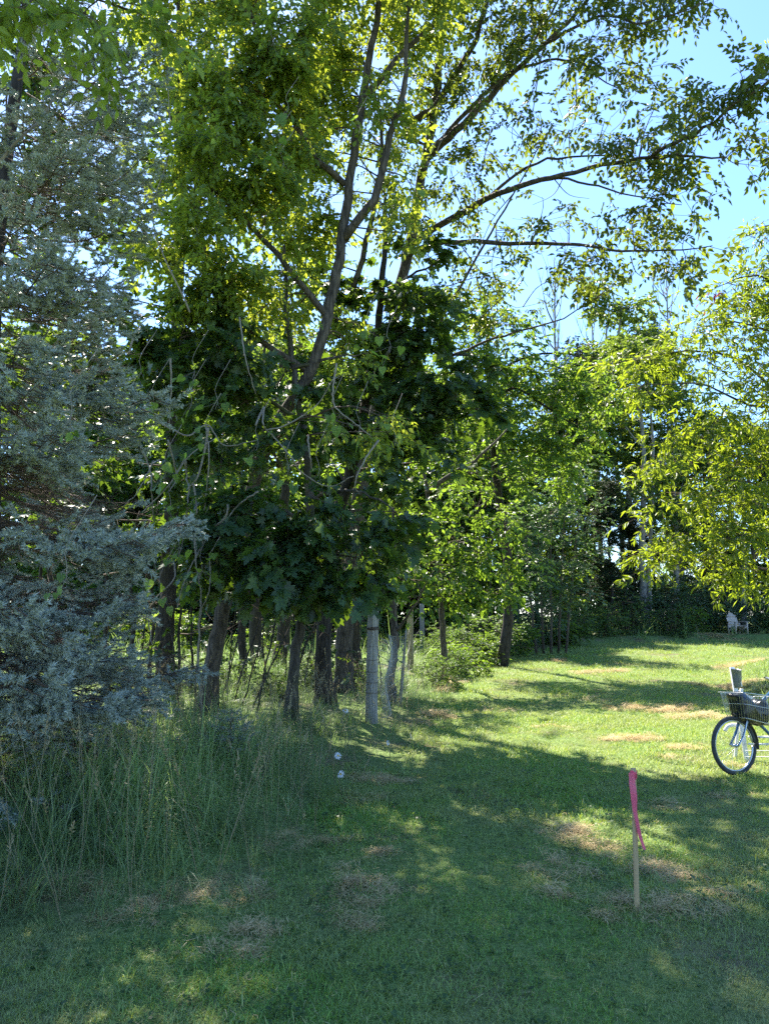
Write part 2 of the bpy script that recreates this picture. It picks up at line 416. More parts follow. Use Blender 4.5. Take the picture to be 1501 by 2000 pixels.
def weed(n=14, rad=.07, size=.022, up=.6):
    """low broad leaves: clover and plantain between the blades"""
    a = rng.uniform(0, 2 * pi, n); r = rad * np.sqrt(rng.uniform(.05, 1, n)); s = size * rng.uniform(.6, 1.3, n)
    c = np.stack([r * np.cos(a), r * np.sin(a), rng.uniform(.012, .04, n)], -1)
    d = np.stack([np.cos(a), np.sin(a), rng.normal(.1, .25, n)], -1); w = np.stack([-np.sin(a), np.cos(a), rng.normal(0, .3, n)], -1)
    V = np.stack([c, c + d * s[:, None] * .5 + w * s[:, None] * .42, c + d * s[:, None], c + d * s[:, None] * .5 - w * s[:, None] * .42], 1)
    F = (np.array([[0, 1, 2, 3]])[None] + np.arange(n)[:, None, None] * 4).reshape(-1, 4)
    return (V.reshape(-1, 3), [F], [np.zeros(len(F), int)])

def raw_mesh(name, raw, mats, smooth_=False):
    mb = MB(); mb.merge(raw); return mb.mesh(name, mats, smooth_)

def grid_pts(x0, x1, y0, y1, step):
    gx, gy = np.meshgrid(np.arange(x0, x1, step), np.arange(y0, y1, step))
    x = gx.ravel() + rng.uniform(-.5, .5, gx.size) * step; y = gy.ravel() + rng.uniform(-.5, .5, gx.size) * step
    return x, y
def in_view(x, y, m=1.25):
    return (np.abs(x) < np.maximum(y, .1) * .5 * m + 1.0)

# hay patches left by the mower: (u, v, half width m, half depth m)
HAY = []
def hay(u, v, rx, ry, dens=1.0, hgt=1.0):
    Y = 1.0
    for _ in range(40):
        g0 = gpt(u, Y); vv = 1000 - 1500 * tan(math.atan2(g0[2] - EYE, Y) - PITCH)
        Y *= 1 + (vv - v) / 1500 * .9 if vv < v + 4000 else 1.3
        Y = min(max(Y, 1.5), 45)
        if abs(vv - v) < .3: break
    g0 = gpt(u, Y); HAY.append((g0[0], Y, rx, ry, dens, hgt)); return Y
def ground_Y(u, v):
    lo, hi = 1.6, 60.0
    for _ in range(50):
        mid = (lo + hi) / 2; g0 = gpt(u, mid)
        vv = 1000 - 1500 * tan(math.atan2(g0[2] - EYE, mid) - PITCH)
        if vv > v: lo = mid
        else: hi = mid
    return lo
for (u, v, rx, ry, dn, hh) in [
    (1110, 1630, .20, .20, 1, 1.2), (1180, 1660, .15, .15, 1, 1), (1095, 1705, .16, .14, 1.1, 1.4), (1085, 1750, .07, .06, .9, 1), (1270, 1700, .16, .14, 1, 1),
    (1330, 1715, .16, .13, 1, 1.2), (1360, 1765, .10, .09, 1, .9), (1300, 1770, .16, .16, .7, .6), (1225, 1765, .05, .06, 1, .8), (1420, 1745, .2, .1, .5, .5), (1200, 1790, .1, .08, .5, .5),
    (745, 1525, .26, .22, 1, 1), (690, 1555, .15, .2, .6, .6), (500, 1825, .12, .1, 1.2, 1.4), (470, 1850, .12, .1, .8, .8), (680, 1720, .13, .2, .8, .8), (720, 1760, .16, .18, .7, .6), (700, 1810, .15, .12, .5, .6),
    (660, 1645, .1, .1, .6, .6), (740, 1665, .06, .06, .8, .8), (560, 1640, .25, .2, .4, .5), (350, 1760, .35, .15, .7, .6), (180, 1740, .4, .12, .6, .6), (60, 1720, .3, .15, .6, .6), (480, 1745, .2, .15, .6, .6), (250, 1790, .2, .1, .4, .4),
    (1240, 1388, .3, .28, 1, 1.4), (1310, 1392, .4, .25, 1, 1.2), (1380, 1402, .4, .3, .9, 1), (1250, 1445, .35, .2, 1, 1), (1330, 1462, .25, .16, .9, 1), (1190, 1445, .2, .12, .7, .8), (1290, 1480, .2, .12, .5, .5),
    (880, 1330, .25, .6, 1, 1.4), (868, 1350, .2, .4, 1, 1.2), (860, 1400, .3, .4, .9, 1), (820, 1412, .2, .3, .9, 1), (900, 1290, .4, 1.0, .9, 1.4), (960, 1278, .5, .9, .9, 1.4), (1010, 1268, .6, .9, .9, 1.2),
    (1150, 1314, .45, .4, .9, .9), (1200, 1312, .3, .3, .9, .9), (1100, 1290, .4, .5, .6, .7), (1400, 1246, .9, .6, .9, 1), (1450, 1250, .9, .5, .5, 1),
    (1470, 1296, .9, .7, 1, 1.4), (1455, 1340, .5, .5, .9, 1), (1490, 1350, .6, .4, .8, 1), (1430, 1495, .15, .12, .7, .6), (1290, 1575, .22, .14, .5, .5), (1430, 1560, .3, .15, .35, .4), (1330, 1380, .3, .25, .5, .6),
    (1060, 1420, .3, .25, .4, .5), (1150, 1370, .4, .3, .35, .5), (980, 1390, .3, .3, .35, .5)]:
    Yh = ground_Y(u, v); HAY.append((gpt(u, Yh)[0], Yh, rx, ry, dn, hh))
HAYA = np.array(HAY)
def hay_at(x, y):
    r = np.zeros(len(x))
    for hx, hy, rx, ry, dn, hh in HAYA:
        r = np.maximum(r, dn * np.exp(-((x - hx) / rx) ** 2 - ((y - hy) / ry) ** 2))
    return r

def build_ground_cover():
    # mown lawn
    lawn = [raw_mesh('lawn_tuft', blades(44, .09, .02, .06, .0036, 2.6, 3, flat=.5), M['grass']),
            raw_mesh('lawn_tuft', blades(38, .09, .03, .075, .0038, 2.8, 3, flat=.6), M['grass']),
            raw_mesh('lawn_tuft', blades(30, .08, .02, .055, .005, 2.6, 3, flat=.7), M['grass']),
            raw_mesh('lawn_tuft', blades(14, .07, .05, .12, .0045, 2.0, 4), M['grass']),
            raw_mesh('weed_tuft', weed(), M['under']), raw_mesh('weed_tuft', weed(8, .05, .032, 1.6), M['under'])]
    X = []; Yl = []; S = []
    for (y0, y1, st, sc) in [(1.2, 4.5, .05, .8), (4.5, 8, .062, .95), (8, 14, .10, 1.3), (14, 24, .19, 1.8), (24, 38, .34, 2.5)]:
        x, y = grid_pts(-max(3, y1 * .65), min(26, y1 * .68 + 1), y0, y1, st)
        k = in_view(x, y) & (bankness(x, y) < .35 + .28 * vnoise(x, y, 2.2, 5))
        X.append(x[k]); Yl.append(y[k]); S.append(np.full(k.sum(), sc))
    x = np.concatenate(X); y = np.concatenate(Yl); s = np.concatenate(S)
    x2, y2 = grid_pts(-12, 14, -4, 1.2, .22); x = np.concatenate([x, x2]); y = np.concatenate([y, y2]); s = np.concatenate([s, np.full(len(x2), 1.6)])
    keep = rng.uniform(0, 1, len(x)) > hay_at(x, y) * .5
    x, y, s = x[keep], y[keep], s[keep]
    n = len(x); idx = rng.choice(6, n, p=[.34, .29, .21, .05, .09, .02])
    cl = vnoise(x, y, 1.3, 8); idx[(s > 1.2) & (idx > 3)] = 2; idx[(cl > .6) & (rng.uniform(0, 1, n) < .25)] = 3
    rot = np.stack([rng.normal(0, .12, n), rng.normal(0, .12, n), rng.uniform(0, 2 * pi, n)], -1)
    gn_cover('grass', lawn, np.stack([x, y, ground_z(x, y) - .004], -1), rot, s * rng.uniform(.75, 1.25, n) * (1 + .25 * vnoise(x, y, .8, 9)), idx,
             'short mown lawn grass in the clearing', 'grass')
    # tall unmown grass on the bank
    tall = [raw_mesh('tall_tuft', blades(20, .08, .2, .5, .009, 2.6, 6), M['tall']),
            raw_mesh('tall_tuft', blades(24, .10, .15, .42, .0065, 3.0, 6, lean=(.6, -.3)), M['tall']),
            raw_mesh('tall_tuft', blades(9, .05, .35, .75, .013, 2.2, 6), M['tall']),
            raw_mesh('tall_tuft', blades(34, .11, .15, .45, .0055, 2.4, 6, flat=1.1, lean=(1.3, -.3)), M['tall'])]
    X = []; Yl = []; S = []
    for (y0, y1, st, sc) in [(3.4, 10, .092, .9), (10, 17, .17, 1.05), (17, 28, .42, 1.5), (28, 48, .9, 2.2)]:
        x, y = grid_pts(-y1 * .66 - 1, min(40, y1 * .65), y0, y1, st)
        k = in_view(x, y, 1.2) & (bankness(x, y) > .02 + .28 * vnoise(x, y, 2.2, 5))
        X.append(x[k]); Yl.append(y[k]); S.append(np.full(k.sum(), sc))
    x = np.concatenate(X); y = np.concatenate(Yl); s = np.concatenate(S)
    b = bankness(x, y); s = s * (.40 + .60 * smooth(.05, 1.3, b + .35 * vnoise(x, y, 2.6, 31))) * (1 - .25 * ((y > 9) & (y < 16) & (x < .2)))
    keep = (rng.uniform(0, 1, len(x)) > hay_at(x, y) * .6) & ~((y > 9) & (y < 16) & (x < -.3) & (rng.uniform(0, 1, len(x)) < .35))
    keep &= ~((y > 34) & (rng.uniform(0, 1, len(x)) < .4))
    x, y, s, b = x[keep], y[keep], s[keep], b[keep]
    # mound of long grass on the right
    xm, ym = grid_pts(6.5, 13.5, 13, 24, .26); km = (ground_z(xm, ym) - .5 * smooth(12, 42, ym)) >.09
    x = np.concatenate([x, xm[km]]); y = np.concatenate([y, ym[km]]); s = np.concatenate([s, np.full(km.sum(), .8)])
    n = len(x)
    c = vnoise(x, y, .9, 11); idx = rng.choice(4, n, p=[.26, .36, .08, .30])
    idx[(c > .5) & (y < 9) & (rng.uniform(0, 1, n) < .7)] = 3
    rot = np.stack([rng.normal(0, .15, n), rng.normal(0, .15, n), np.where(idx == 3, rng.normal(.2, .5, n), rng.uniform(0, 6.28, n))], -1)
    gn_cover('tall_grass', tall, np.stack([x, y, ground_z(x, y) - .01], -1), rot, s * rng.uniform(.55, 1.25, n) * (1 + .4 * vnoise(x, y, 1.1, 12)), idx,
             'long unmown grass on the bank and under the trees', 'grass')
    # dry clippings
    straw = [raw_mesh('straw_tuft', straw_tuft(130, .15, .035), M['straw']) for _ in range(3)] + [raw_mesh('straw_tuft', straw_tuft(9, .22, .012), M['straw'])]
    X = []; Yl = []; Z = []; S = []
    for hx, hy, rx, ry, dn, hh in HAYA:
        far = 1.0 if hy < 12 else 1.7
        k = max(4, int(rx * ry * 400 * dn / far ** 2))
        gx = rng.normal(0, .62, k); gy = rng.normal(0, .62, k)
        X.append(hx + gx * rx); Yl.append(hy + gy * ry); Z.append(.016 * hh * np.exp(-(gx ** 2 + gy ** 2)) * (1 if hy < 12 else 2.4)); S.append(np.full(k, .75 * far))
    # thin scatter of single clippings everywhere on the lawn
    x, y = grid_pts(-4, 10, 1.5, 14, .2); k = in_view(x, y) & (rng.uniform(0, 1, len(x)) < .32 + .25 * vnoise(x, y, .7, 21))
    X.append(x[k]); Yl.append(y[k]); Z.append(np.full(k.sum(), -.006)); S.append(np.full(k.sum(), .75))
    x = np.concatenate(X); y = np.concatenate(Yl); z = np.concatenate(Z); s = np.concatenate(S); n = len(x)
    rot = np.stack([rng.normal(0, .15, n), rng.normal(0, .15, n), rng.uniform(0, 6.28, n)], -1)
    gn_cover('dry_grass', straw, np.stack([x, y, ground_z(x, y) + z], -1), rot, s * rng.uniform(.7, 1.3, n), np.where(z < -.005, 3, rng.integers(0, 3, n)),
             'tan dry grass clippings raked into low heaps on the lawn', 'hay')
    # seed stalks
    def stalk():
        mb = MB()
        for _ in range(2):
            h = rng.uniform(.55, .95); a = rng.uniform(0, 6.28); l = rng.uniform(.05, .45)
            t = np.linspace(0, 1, 6)[:, None]
            P = np.concatenate([np.cos(a) * l * h * t ** 1.6, np.sin(a) * l * h * t ** 1.6, h * t], 1)
            mb.tube(P, np.linspace(.0022, .0012, 6), 3, 0, False)
            for q in range(14):
                c = P[-1] - (P[-1] - P[-2]) * rng.uniform(0, .9); d = rng.normal(0, 1, 3); d[2] = abs(d[2]) + 1; d *= .028 / np.linalg.norm(d)
                s_ = np.cross(d, [1, 0, 0]) * .16
                mb.add([c, c + d * .5 + s_, c + d, c + d * .5 - s_], [[0, 1, 2, 3]], 0)
        return mb.mesh('stalk_tuft', M['seed'], False)
    x, y = grid_pts(-5, 1.5, 4.0, 12, .24); k = in_view(x, y) & (bankness(x, y) > .1) & (rng.uniform(0, 1, len(x)) < .7)
    x, y = x[k], y[k]; n = len(x)
    gn_cover('seed_grass', [stalk() for _ in range(4)], np.stack([x, y, ground_z(x, y)], -1), np.stack([rng.normal(0, .2, n), rng.normal(0, .2, n), rng.uniform(0, 6.28, n)], -1), rng.uniform(.6, 1.0, n), rng.integers(0, 4, n),
             'thin dry seed stalks standing in the long grass', 'grass')
build_ground_cover()
# ------------------------------------------------------------------ leaves and sprays
def leaf_fan(outline, fold=.12, curl=.15):
    """flat leaf from a half outline (x>=0 , y) mirrored; folded along the midrib; y 0..1"""
    o = np.array(outline, float)
    R = np.concatenate([[[0, 0]], o, [[0, 1]]]); n = len(R)
    L = R[1:-1] * [-1, 1]
    P = np.concatenate([R, L]); c = np.array([[0, .42]])
    P = np.concatenate([P, c])
    z = fold * np.abs(P[:, 0]) - curl * P[:, 1] ** 2
    V = np.concatenate([P, z[:, None]], 1)
    ci = len(P) - 1
    ring = list(range(n)) + [n + len(L) - 1 - k for k in range(len(L))]
    T = [[ci, ring[k], ring[(k + 1) % len(ring)]] for k in range(len(ring))]
    T = [t[::-1] for t in T]
    return (V, [np.array(T)], [np.zeros(len(T), int)])
LEAF_MAPLE = leaf_fan([(.17, -.02), (.36, .06), (.26, .22), (.56, .33), (.40, .42), (.5, .68), (.17, .56), (.20, .74)], .16, .18)
LEAF_MAPLE_S = leaf_fan([(.34, .04), (.25, .22), (.55, .36), (.18, .56)], .16, .18)
LEAF_OVAL = leaf_fan([(.20, .2), (.26, .45), (.17, .75)], .25, .22)
LEAF_HEART = leaf_fan([(.22, -.10), (.42, .05), (.46, .28), (.34, .55), (.15, .8)], .15, .2)
def kite(w, y, droop=.12):
    V = np.array([[0, 0, 0], [-w, y, w * .25], [0, 1, -droop], [w, y, w * .25]], float)
    return (V, [np.array([[0, 3, 2], [0, 2, 1]])], [np.zeros(2, int)])
KITE = kite(.22, .42); KITE_N = kite(.12, .38, .25); KITE_W = kite(.33, .4)
def leaf6(w):
    V = np.array([[0, 0, 0], [w * .8, .25, w * .2], [w, .5, w * .25], [0, 1, -.15], [-w, .5, w * .25], [-w * .8, .25, w * .2], ], float)
    return (V, [np.array([[0, 1, 3], [1, 2, 3], [0, 3, 5], [5, 3, 4]])], [np.zeros(4, int)])
LEAFLET = leaf6(.19); LEAFLET_W = leaf6(.26); LEAFLET_N = leaf6(.13)

def compound(leaflet, pairs, size, length, droop=.3, stalk=.3):
    """pinnate leaf along +y, total length `length`"""
    O = []; D = []; S = []
    for k in range(pairs):
        t = stalk + (1 - stalk) * k / pairs
        for s in (-1, 1):
            O.append([0, t * length, -droop * length * t * t]); a = rng.uniform(.75, 1.15)
            D.append([s * sin(a), cos(a), -droop * t * 1.2 + rng.normal(0, .15)]); S.append(size * rng.uniform(.8, 1.1))
    O.append([0, length, -droop * length]); D.append([0, 1, -droop * 1.6]); S.append(size * 1.15)
    O = np.array(O); R = frames(np.array(D, float), roll=rng.normal(0, .3, len(O)))
    mb = MB(); mb.merge(scatter([leaflet], O, R, np.array(S), np.zeros(len(O), int)))
    t = np.linspace(0, 1, 3)[:, None]
    P = np.concatenate([0 * t, t * length, -droop * length * t * t], 1); w = np.array([[.0015, 0, 0]])
    Vr = np.concatenate([P - w, P + w]); mb.add(Vr, [[0, 3, 4, 1], [1, 4, 5, 2]], 1)
    return mb.raw()

def spray(leaves, n, L, spread=.9, flat=.5, size=(.8, 1.1), droop=.25, alt=True):
    """twig of length L along +y carrying n leaves; returns dict raw + leaf transforms"""
    t = np.sort(rng.uniform(.12, 1, n)); t[-1] = 1
    side = np.where(np.arange(n) % 2 == 0, 1.0, -1.0)
    a = spread * (1 - .55 * t) * rng.uniform(.7, 1.25, n); a[-1] = rng.normal(0, .15)
    D = np.stack([np.sin(a) * side, np.cos(a), rng.normal(-droop, .3 * (1 - flat) + .08, n)], -1)
    O = np.stack([0 * t, t * L, -.12 * L * t * t], -1)
    R = frames(D, roll=rng.normal(0, .8 * (1 - flat) + .15, n))
    S = rng.uniform(*size, n); idx = rng.integers(0, len(leaves), n)
    mb = MB()
    tt = np.linspace(0, 1, 3)[:, None]
    P = np.concatenate([0 * tt, tt * L, -.12 * L * tt * tt], 1)
    mb.tube(P, [.0035, .0025, .0012], 3, 1, False)
    tw = mb.raw()
    mb = MB(); mb.merge(tw); mb.merge(scatter(leaves, O, R, S, idx))
    return {'raw': mb.raw(), 'twig': tw, 'O': O, 'R': R, 'S': S, 'idx': idx, 'leaves': leaves}

ELDER_L = [compound(LEAFLET_W, 2, .085, .15, .35) for _ in range(3)] + [compound(LEAFLET_W, 1, .09, .10, .3)]
ASH_L = [compound(LEAFLET_W, 2, .088, .17, .3) for _ in range(3)]
WAL_L = [compound(LEAFLET_N, 4, .13, .26, .55, .2) for _ in range(3)]
SP_ELDER = [spray(ELDER_L, 5, .34, 1.0, .4, (.8, 1.15), .3) for _ in range(4)]
SP_ASH = [spray(ASH_L, 5, .36, 1.0, .35, (.8, 1.1), .3) for _ in range(4)]
SP_MAPLE = [spray([LEAF_MAPLE], 8, .32, 1.2, .6, (.065, .17), .3) for _ in range(4)]
SP_MAPLE_S = [spray([LEAF_MAPLE_S], 8, .34, 1.2, .75, (.10, .15), .22) for _ in range(4)]
SP_OVAL = [spray([LEAFLET_W], 10, .42, 1.0, .55, (.08, .12), .25) for _ in range(4)]
SP_WAL = [spray([LEAFLET_N], 11, .5, 1.1, .3, (.11, .17), .35) for _ in range(4)]
SP_KITE = [spray([KITE], 12, .5, 1.1, .35, (.10, .16), .25) for _ in range(4)]
SP_KITE_S = [spray([KITE_W], 16, .42, 1.1, .3, (.05, .085), .15) for _ in range(4)]
SP_FAR = [spray([KITE_W], 12, .7, 1.1, .3, (.15, .24), .2) for _ in range(4)]

class Tree:
    def __init__(s, name, label, cat, base, bark, leafmat, twigmat, group=None):
        s.base = np.asarray(base, float); s.root = root(name, s.base, label, cat, group)
        s.bark = bark; s.mats = [leafmat, twigmat]; s.sk = []; s.skr = []; s.O = []; s.D = []; s.kind = []; s.Sc = []; s.tw = MB(); s.Rl = []
    def limb(s, P, r0, r1, n=None, name='limb', sides=9, wob=.012, power=1.0, flare=0, mat=None):
        P = np.asarray(P, float)
        n = n or max(8, int(len(P) * 5)); Q = spline(P, n)
        Q[1:-1] += rng.normal(0, wob, (n - 2, 3))
        t = np.linspace(0, 1, n); r = r1 + (r0 - r1) * (1 - t) ** power
        if flare: r = r * (1 + flare * np.exp(-t * 26))
        mb = MB(); mb.tube(Q - s.base, r, sides, 0, True, .07)
        o = link(name, mb.mesh(name, mat or s.bark), s.root)
        s.sk.append(Q); s.skr.append(r); return Q
    def twig(s, P, r0, r1, n=6, sides=5):
        Q = spline(np.asarray(P, float), n); s.tw.tube(Q - s.base, np.linspace(r0, r1, n), sides, 0, False); return Q
    def add(s, O, D, kind, S, roll=.5):
        s.O.append(O); s.D.append(D); s.kind.append(kind); s.Sc.append(S); s.Rl.append(rng.normal(0, roll, len(O)))
    def clump(s, C, r, n, nk, size=1.0, branches=5, droop=.25, roll=.45, shell=.35, attach=True, out_w=.7, fill=.45):
        """one leafy mass round C with radii r, held by its own branch off the skeleton"""
        C = np.asarray(C, float); r = np.asarray(r, float)
        K = np.concatenate(s.sk); KR = np.concatenate(s.skr)
        d = np.linalg.norm(K - C, axis=1) + 1.1 * np.maximum(0, K[:, 2] - C[2]) + (KR < .008) * .5
        i = int(np.argmin(d)); A = K[i]
        n1 = int(n * (1 - fill))
        pts = []; dirs = []
        L = np.linalg.norm(C - A); r0 = min(KR[i] * .6, .008 + .006 * L)
        if attach and L > .15:
            mid = (A + C) / 2 + rng.normal(0, .06 * L, 3) + [0, 0, .05 * L]
            Q = s.twig([A, mid, C], max(r0, .006), .005, 8)
        else: Q = np.linspace(A, C, 8)
        per = max(1, n1 // max(1, branches))
        for _ in range(branches):
            S0 = Q[rng.integers(3, 8)]
            e = rng.normal(0, 1, 3); e /= np.linalg.norm(e); e = e * rng.uniform(.6, 1.0) ** .5 * r
            E = C + e
            m = (S0 + E) / 2 + rng.normal(0, .08, 3) * np.linalg.norm(E - S0)
            B = s.twig([S0, m, E], .006, .002, 6, 4)
            t = rng.uniform(.25, 1, per) ** .8
            p = np.stack([np.interp(t, np.linspace(0, 1, 6), B[:, k]) for k in range(3)], -1)
            p = p + rng.normal(0, .06, p.shape) * r.min()
            bd = B[-1] - B[0]; bd = bd / (np.linalg.norm(bd) + 1e-6)
            pts.append(p); dirs.append(np.tile(bd, (per, 1)))
        nf = n - per * branches
        if nf > 0:
            e = rng.normal(0, 1, (nf, 3)); e /= np.linalg.norm(e, axis=1)[:, None]
            e *= (shell + (1 - shell) * rng.uniform(0, 1, nf) ** .5)[:, None]
            pts.append(C + e * r); dirs.append(e * np.array([1, 1, .4]))
        p = np.concatenate(pts); dd = np.concatenate(dirs)
        # clumpy : thin out where a noise is low
        h = np.sin(p[:, 0] * 5.1 + 1.3 * np.sin(p[:, 2] * 3.7)) + np.sin(p[:, 1] * 4.3 + p[:, 2] * 4.9) + np.sin(p[:, 2] * 7.7 + p[:, 0] * 2.2)
        k = h > -.45 + rng.normal(0, .45, len(p)); k[:2] = True; p = p[k]; dd = dd[k]
        m = len(p)
        a = rng.uniform(0, 2 * pi, m); rd = np.stack([np.cos(a), np.sin(a), rng.normal(-droop, .25, m)], -1)
        D = out_w * dd + rd * .8; D[:, 2] -= droop * .5
        s.add(p, D, rng.integers(0, nk, m), size * rng.uniform(.8, 1.2, m), roll)
    def finish(s, protos, leaves=0, leafname='leaf', crown='crown'):
        if s.tw.n: 
            o = link('twigs', s.tw.mesh('twigs', s.mats[1]), s.root); o['kind'] = 'stuff'
        if not s.O: return s.root
        O = np.concatenate(s.O); D = np.concatenate(s.D); K = np.concatenate(s.kind); S = np.concatenate(s.Sc); Rl = np.concatenate(s.Rl)
        R = frames(D, roll=Rl)
        mb = MB(); rest = np.ones(len(O), bool)
        if leaves:
            xc = O[:, 0] / O[:, 1]; fz = (O[:, 2] - EYE) / O[:, 1]
            vis = (np.abs(xc) < .5) & (fz < .93) & (fz > -.2)
            order = np.argsort(np.where(vis, np.linalg.norm(O - [0, 0, EYE], axis=1), 1e9)); cnt = 0; cache = {}
            for i in order:
                if cnt >= leaves or not vis[i]: break
                sp = protos[K[i]]; rest[i] = False
                mb.merge(scatter([sp['twig']], O[i:i + 1] - s.base, R[i:i + 1], S[i:i + 1], np.zeros(1, int)))
                for lo, lr, ls, li in zip(sp['O'], sp['R'], sp['S'], sp['idx']):
                    key = (id(sp['leaves']), li)
                    if key not in cache: cache[key] = raw_mesh(leafname, sp['leaves'][li], s.mats)
                    W = np.eye(4); W[:3, :3] = R[i] @ lr * (ls * S[i]); W[:3, 3] = O[i] - s.base + R[i] @ lo * S[i]
                    if cnt < leaves: link(leafname, cache[key], s.root, Matrix(W.tolist()))
                    else: mb.merge(scatter([sp['leaves'][li]], W[None, :3, 3], W[None, :3, :3], np.ones(1), np.zeros(1, int)))
                    cnt += 1
        if rest.any():
            mb.merge(scatter([p['raw'] for p in protos], (O - s.base)[rest], R[rest], S[rest], K[rest]))
        o = link(crown, mb.mesh(crown, s.mats, False), s.root); o['kind'] = 'stuff'
        s.count = len(O)
        return s.root
def pp(*a):
    """picture points u,v,Y (flat list) -> world polyline"""
    return np.array([pt(*q) for q in a])
DENS = 2.75
def clumps(T, lst, nk, dens, split=False, **kw):
    if split:        # break each mass into smaller uneven sprays
        l2 = []
        for q in lst:
            f = q[6] if len(q) > 6 else 1.0
            for k in range(3):
                l2.append((q[0] + rng.uniform(-.65, .65) * q[3], q[1] + (k - 1) * .6 * q[4] + rng.uniform(-.2, .2) * q[4], q[2] + rng.uniform(-.5, .5) * q[5], q[3] * rng.uniform(.45, .75), q[4] * rng.uniform(.22, .4), q[5] * .7, f * rng.uniform(.6, 1.5)))
        lst = l2
    """lst: (u, v, Y, ru, rv, rY [,factor])"""
    for q in lst:
        u, v, Y, ru, rv, rY = q[:6]; f = q[6] if len(q) > 6 else 1.0
        a = ru * Y / 1500; b = rv * Y / 1500
        n = max(6, int(DENS * dens * f * (a * b) * 4 * (1 + .6 * rY)))
        T.clump(pt(u, v, Y), (a, rY, b), n, nk, branches=int(np.clip(n / 9, 3, 14)), **kw)

# ------------------------------------------------------------------ the leaning box elder (trees of the old fence row)
def trunk_from(base_uY, *a):
    return np.concatenate([gpt(*base_uY, -.08)[None], pp(*a)])
T = Tree('box_elder_tree', 'tall leaning tree with forked trunk and bright yellow green leaves above the dark maple', 'tree', gpt(405, 11), M['bark'], M['elder'], M['twig'])
T.limb(trunk_from((402, 11), (422, 1270, 10.9), (438, 1170, 10.8), (480, 1000, 10.6), (530, 850, 10.5), (598, 740, 10.3), (640, 620, 10.2), (668, 470, 10.2), (690, 300, 10.2), (718, 130, 10.2), (742, 0, 10.2), (765, -250, 10.2)), .105, .026, 60, 'trunk', 12, .012, .8, .9)
T.limb(pp((670, 470, 10.2), (700, 425, 10.1), (730, 393, 10), (755, 280, 9.9), (790, 150, 9.8), (800, -100, 9.8)), .065, .015, 20)
T.limb(pp((703, 200, 10.2), (745, 150, 10.1), (787, 103, 10), (870, 20, 9.9), (940, -120, 9.8)), .05, .012, 16)
T.limb(pp((672, 360, 10.2), (610, 300, 9.9), (560, 200, 9.7), (500, 60, 9.5), (440, -120, 9.4)), .05, .012, 18)
T.limb(pp((640, 620, 10.2), (560, 520, 9.9), (470, 420, 9.6), (380, 330, 9.3), (320, 200, 9.2)), .05, .01, 18)
T.limb(pp((610, 730, 10.3), (480, 640, 10), (400, 480, 9.8), (380, 360, 9.8), (400, 150, 9.9)), .045, .01, 18)
T.limb(pp((690, 560, 11.5), (715, 470, 11.5), (745, 330, 11.4), (735, 200, 11.4), (690, 60, 11.4)), .05, .012, 18)
clumps(T, [(520, 70, 9.3, 95, 70, .6), (430, 150, 9.2, 80, 80, .6), (600, 150, 11, 60, 60, .6, .7), (480, 270, 9.2, 90, 60, .6), (380, 390, 9.2, 80, 70, .6, .8), (500, 390, 9.4, 80, 60, .6), (350, 290, 9.3, 60, 60, .5, .8),
           (560, -120, 9.4, 120, 100, .8), (720, -120, 9.8, 130, 90, .8, .5), (420, -80, 9.3, 110, 90, .8), (350, 60, 9.2, 60, 80, .5, .7), (430, 540, 9.4, 80, 50, .6, .8), (570, 480, 10.9, 60, 60, .6, .6), (330, 480, 9.3, 50, 50, .5, .7),
           (660, 60, 11, 50, 60, .6, .7), (780, 60, 11, 60, 70, .6, .7), (610, 270, 11, 40, 60, .5, .5), (770, 200, 10, 50, 60, .5, .4), (560, 590, 10.8, 50, 40, .5, .5), (620, 400, 11, 40, 50, .5, .4), (700, 690, 10.9, 50, 35, .4, .4), (730, 830, 9.0, 50, 25, .4, .4), (680, 640, 10.9, 30, 25, .3, .5),
           (590, 330, 11, 60, 60, .6, .6), (560, 250, 9.6, 60, 60, .6, .8), (680, 210, 11, 45, 60, .5, .4), (780, 420, 10.4, 50, 60, .5, .4), (560, 560, 10, 60, 50, .5, .7), (860, -60, 9.8, 90, 60, .8, .4), (600, -350, 9.6, 260, 160, 1.3, .8), (880, -300, 10, 200, 150, 1.2, .22), (330, -260, 9.5, 200, 160, 1.2, .8)], 4, 84, droop=.2, size=1.08, split=True)
T.finish(SP_ELDER, 300)

# ------------------------------------------------------------------ dark maples
T = Tree('maple_tree', 'dark broad leaved maple on a slim trunk, its skirt of leaves low over the fence', 'tree', gpt(566, 10.3), M['bark_moss'], M['maple'], M['twig'])
T.limb(trunk_from((566, 10.3), (575, 1290, 10.25), (590, 1190, 10.2), (604, 1000, 10.1), (594, 860, 10.1), (575, 740, 10.2), (560, 620, 10.3), (555, 480, 10.3)), .075, .022, 40, 'trunk', 11, .014, .8, .8)
T.limb(pp((600, 1030, 10.1), (540, 990, 9.7), (470, 985, 9.3), (410, 1010, 9.0)), .03, .008, 12)
T.limb(pp((602, 980, 10.1), (660, 960, 9.7), (720, 965, 9.4), (770, 1000, 9.2)), .03, .008, 12)
T.limb(pp((585, 820, 10.1), (500, 770, 9.9), (420, 750, 9.8), (350, 700, 9.8)), .03, .008, 12)
T.limb(pp((570, 720, 10.2), (640, 700, 10.2), (720, 690, 10.2)), .03, .008, 12)
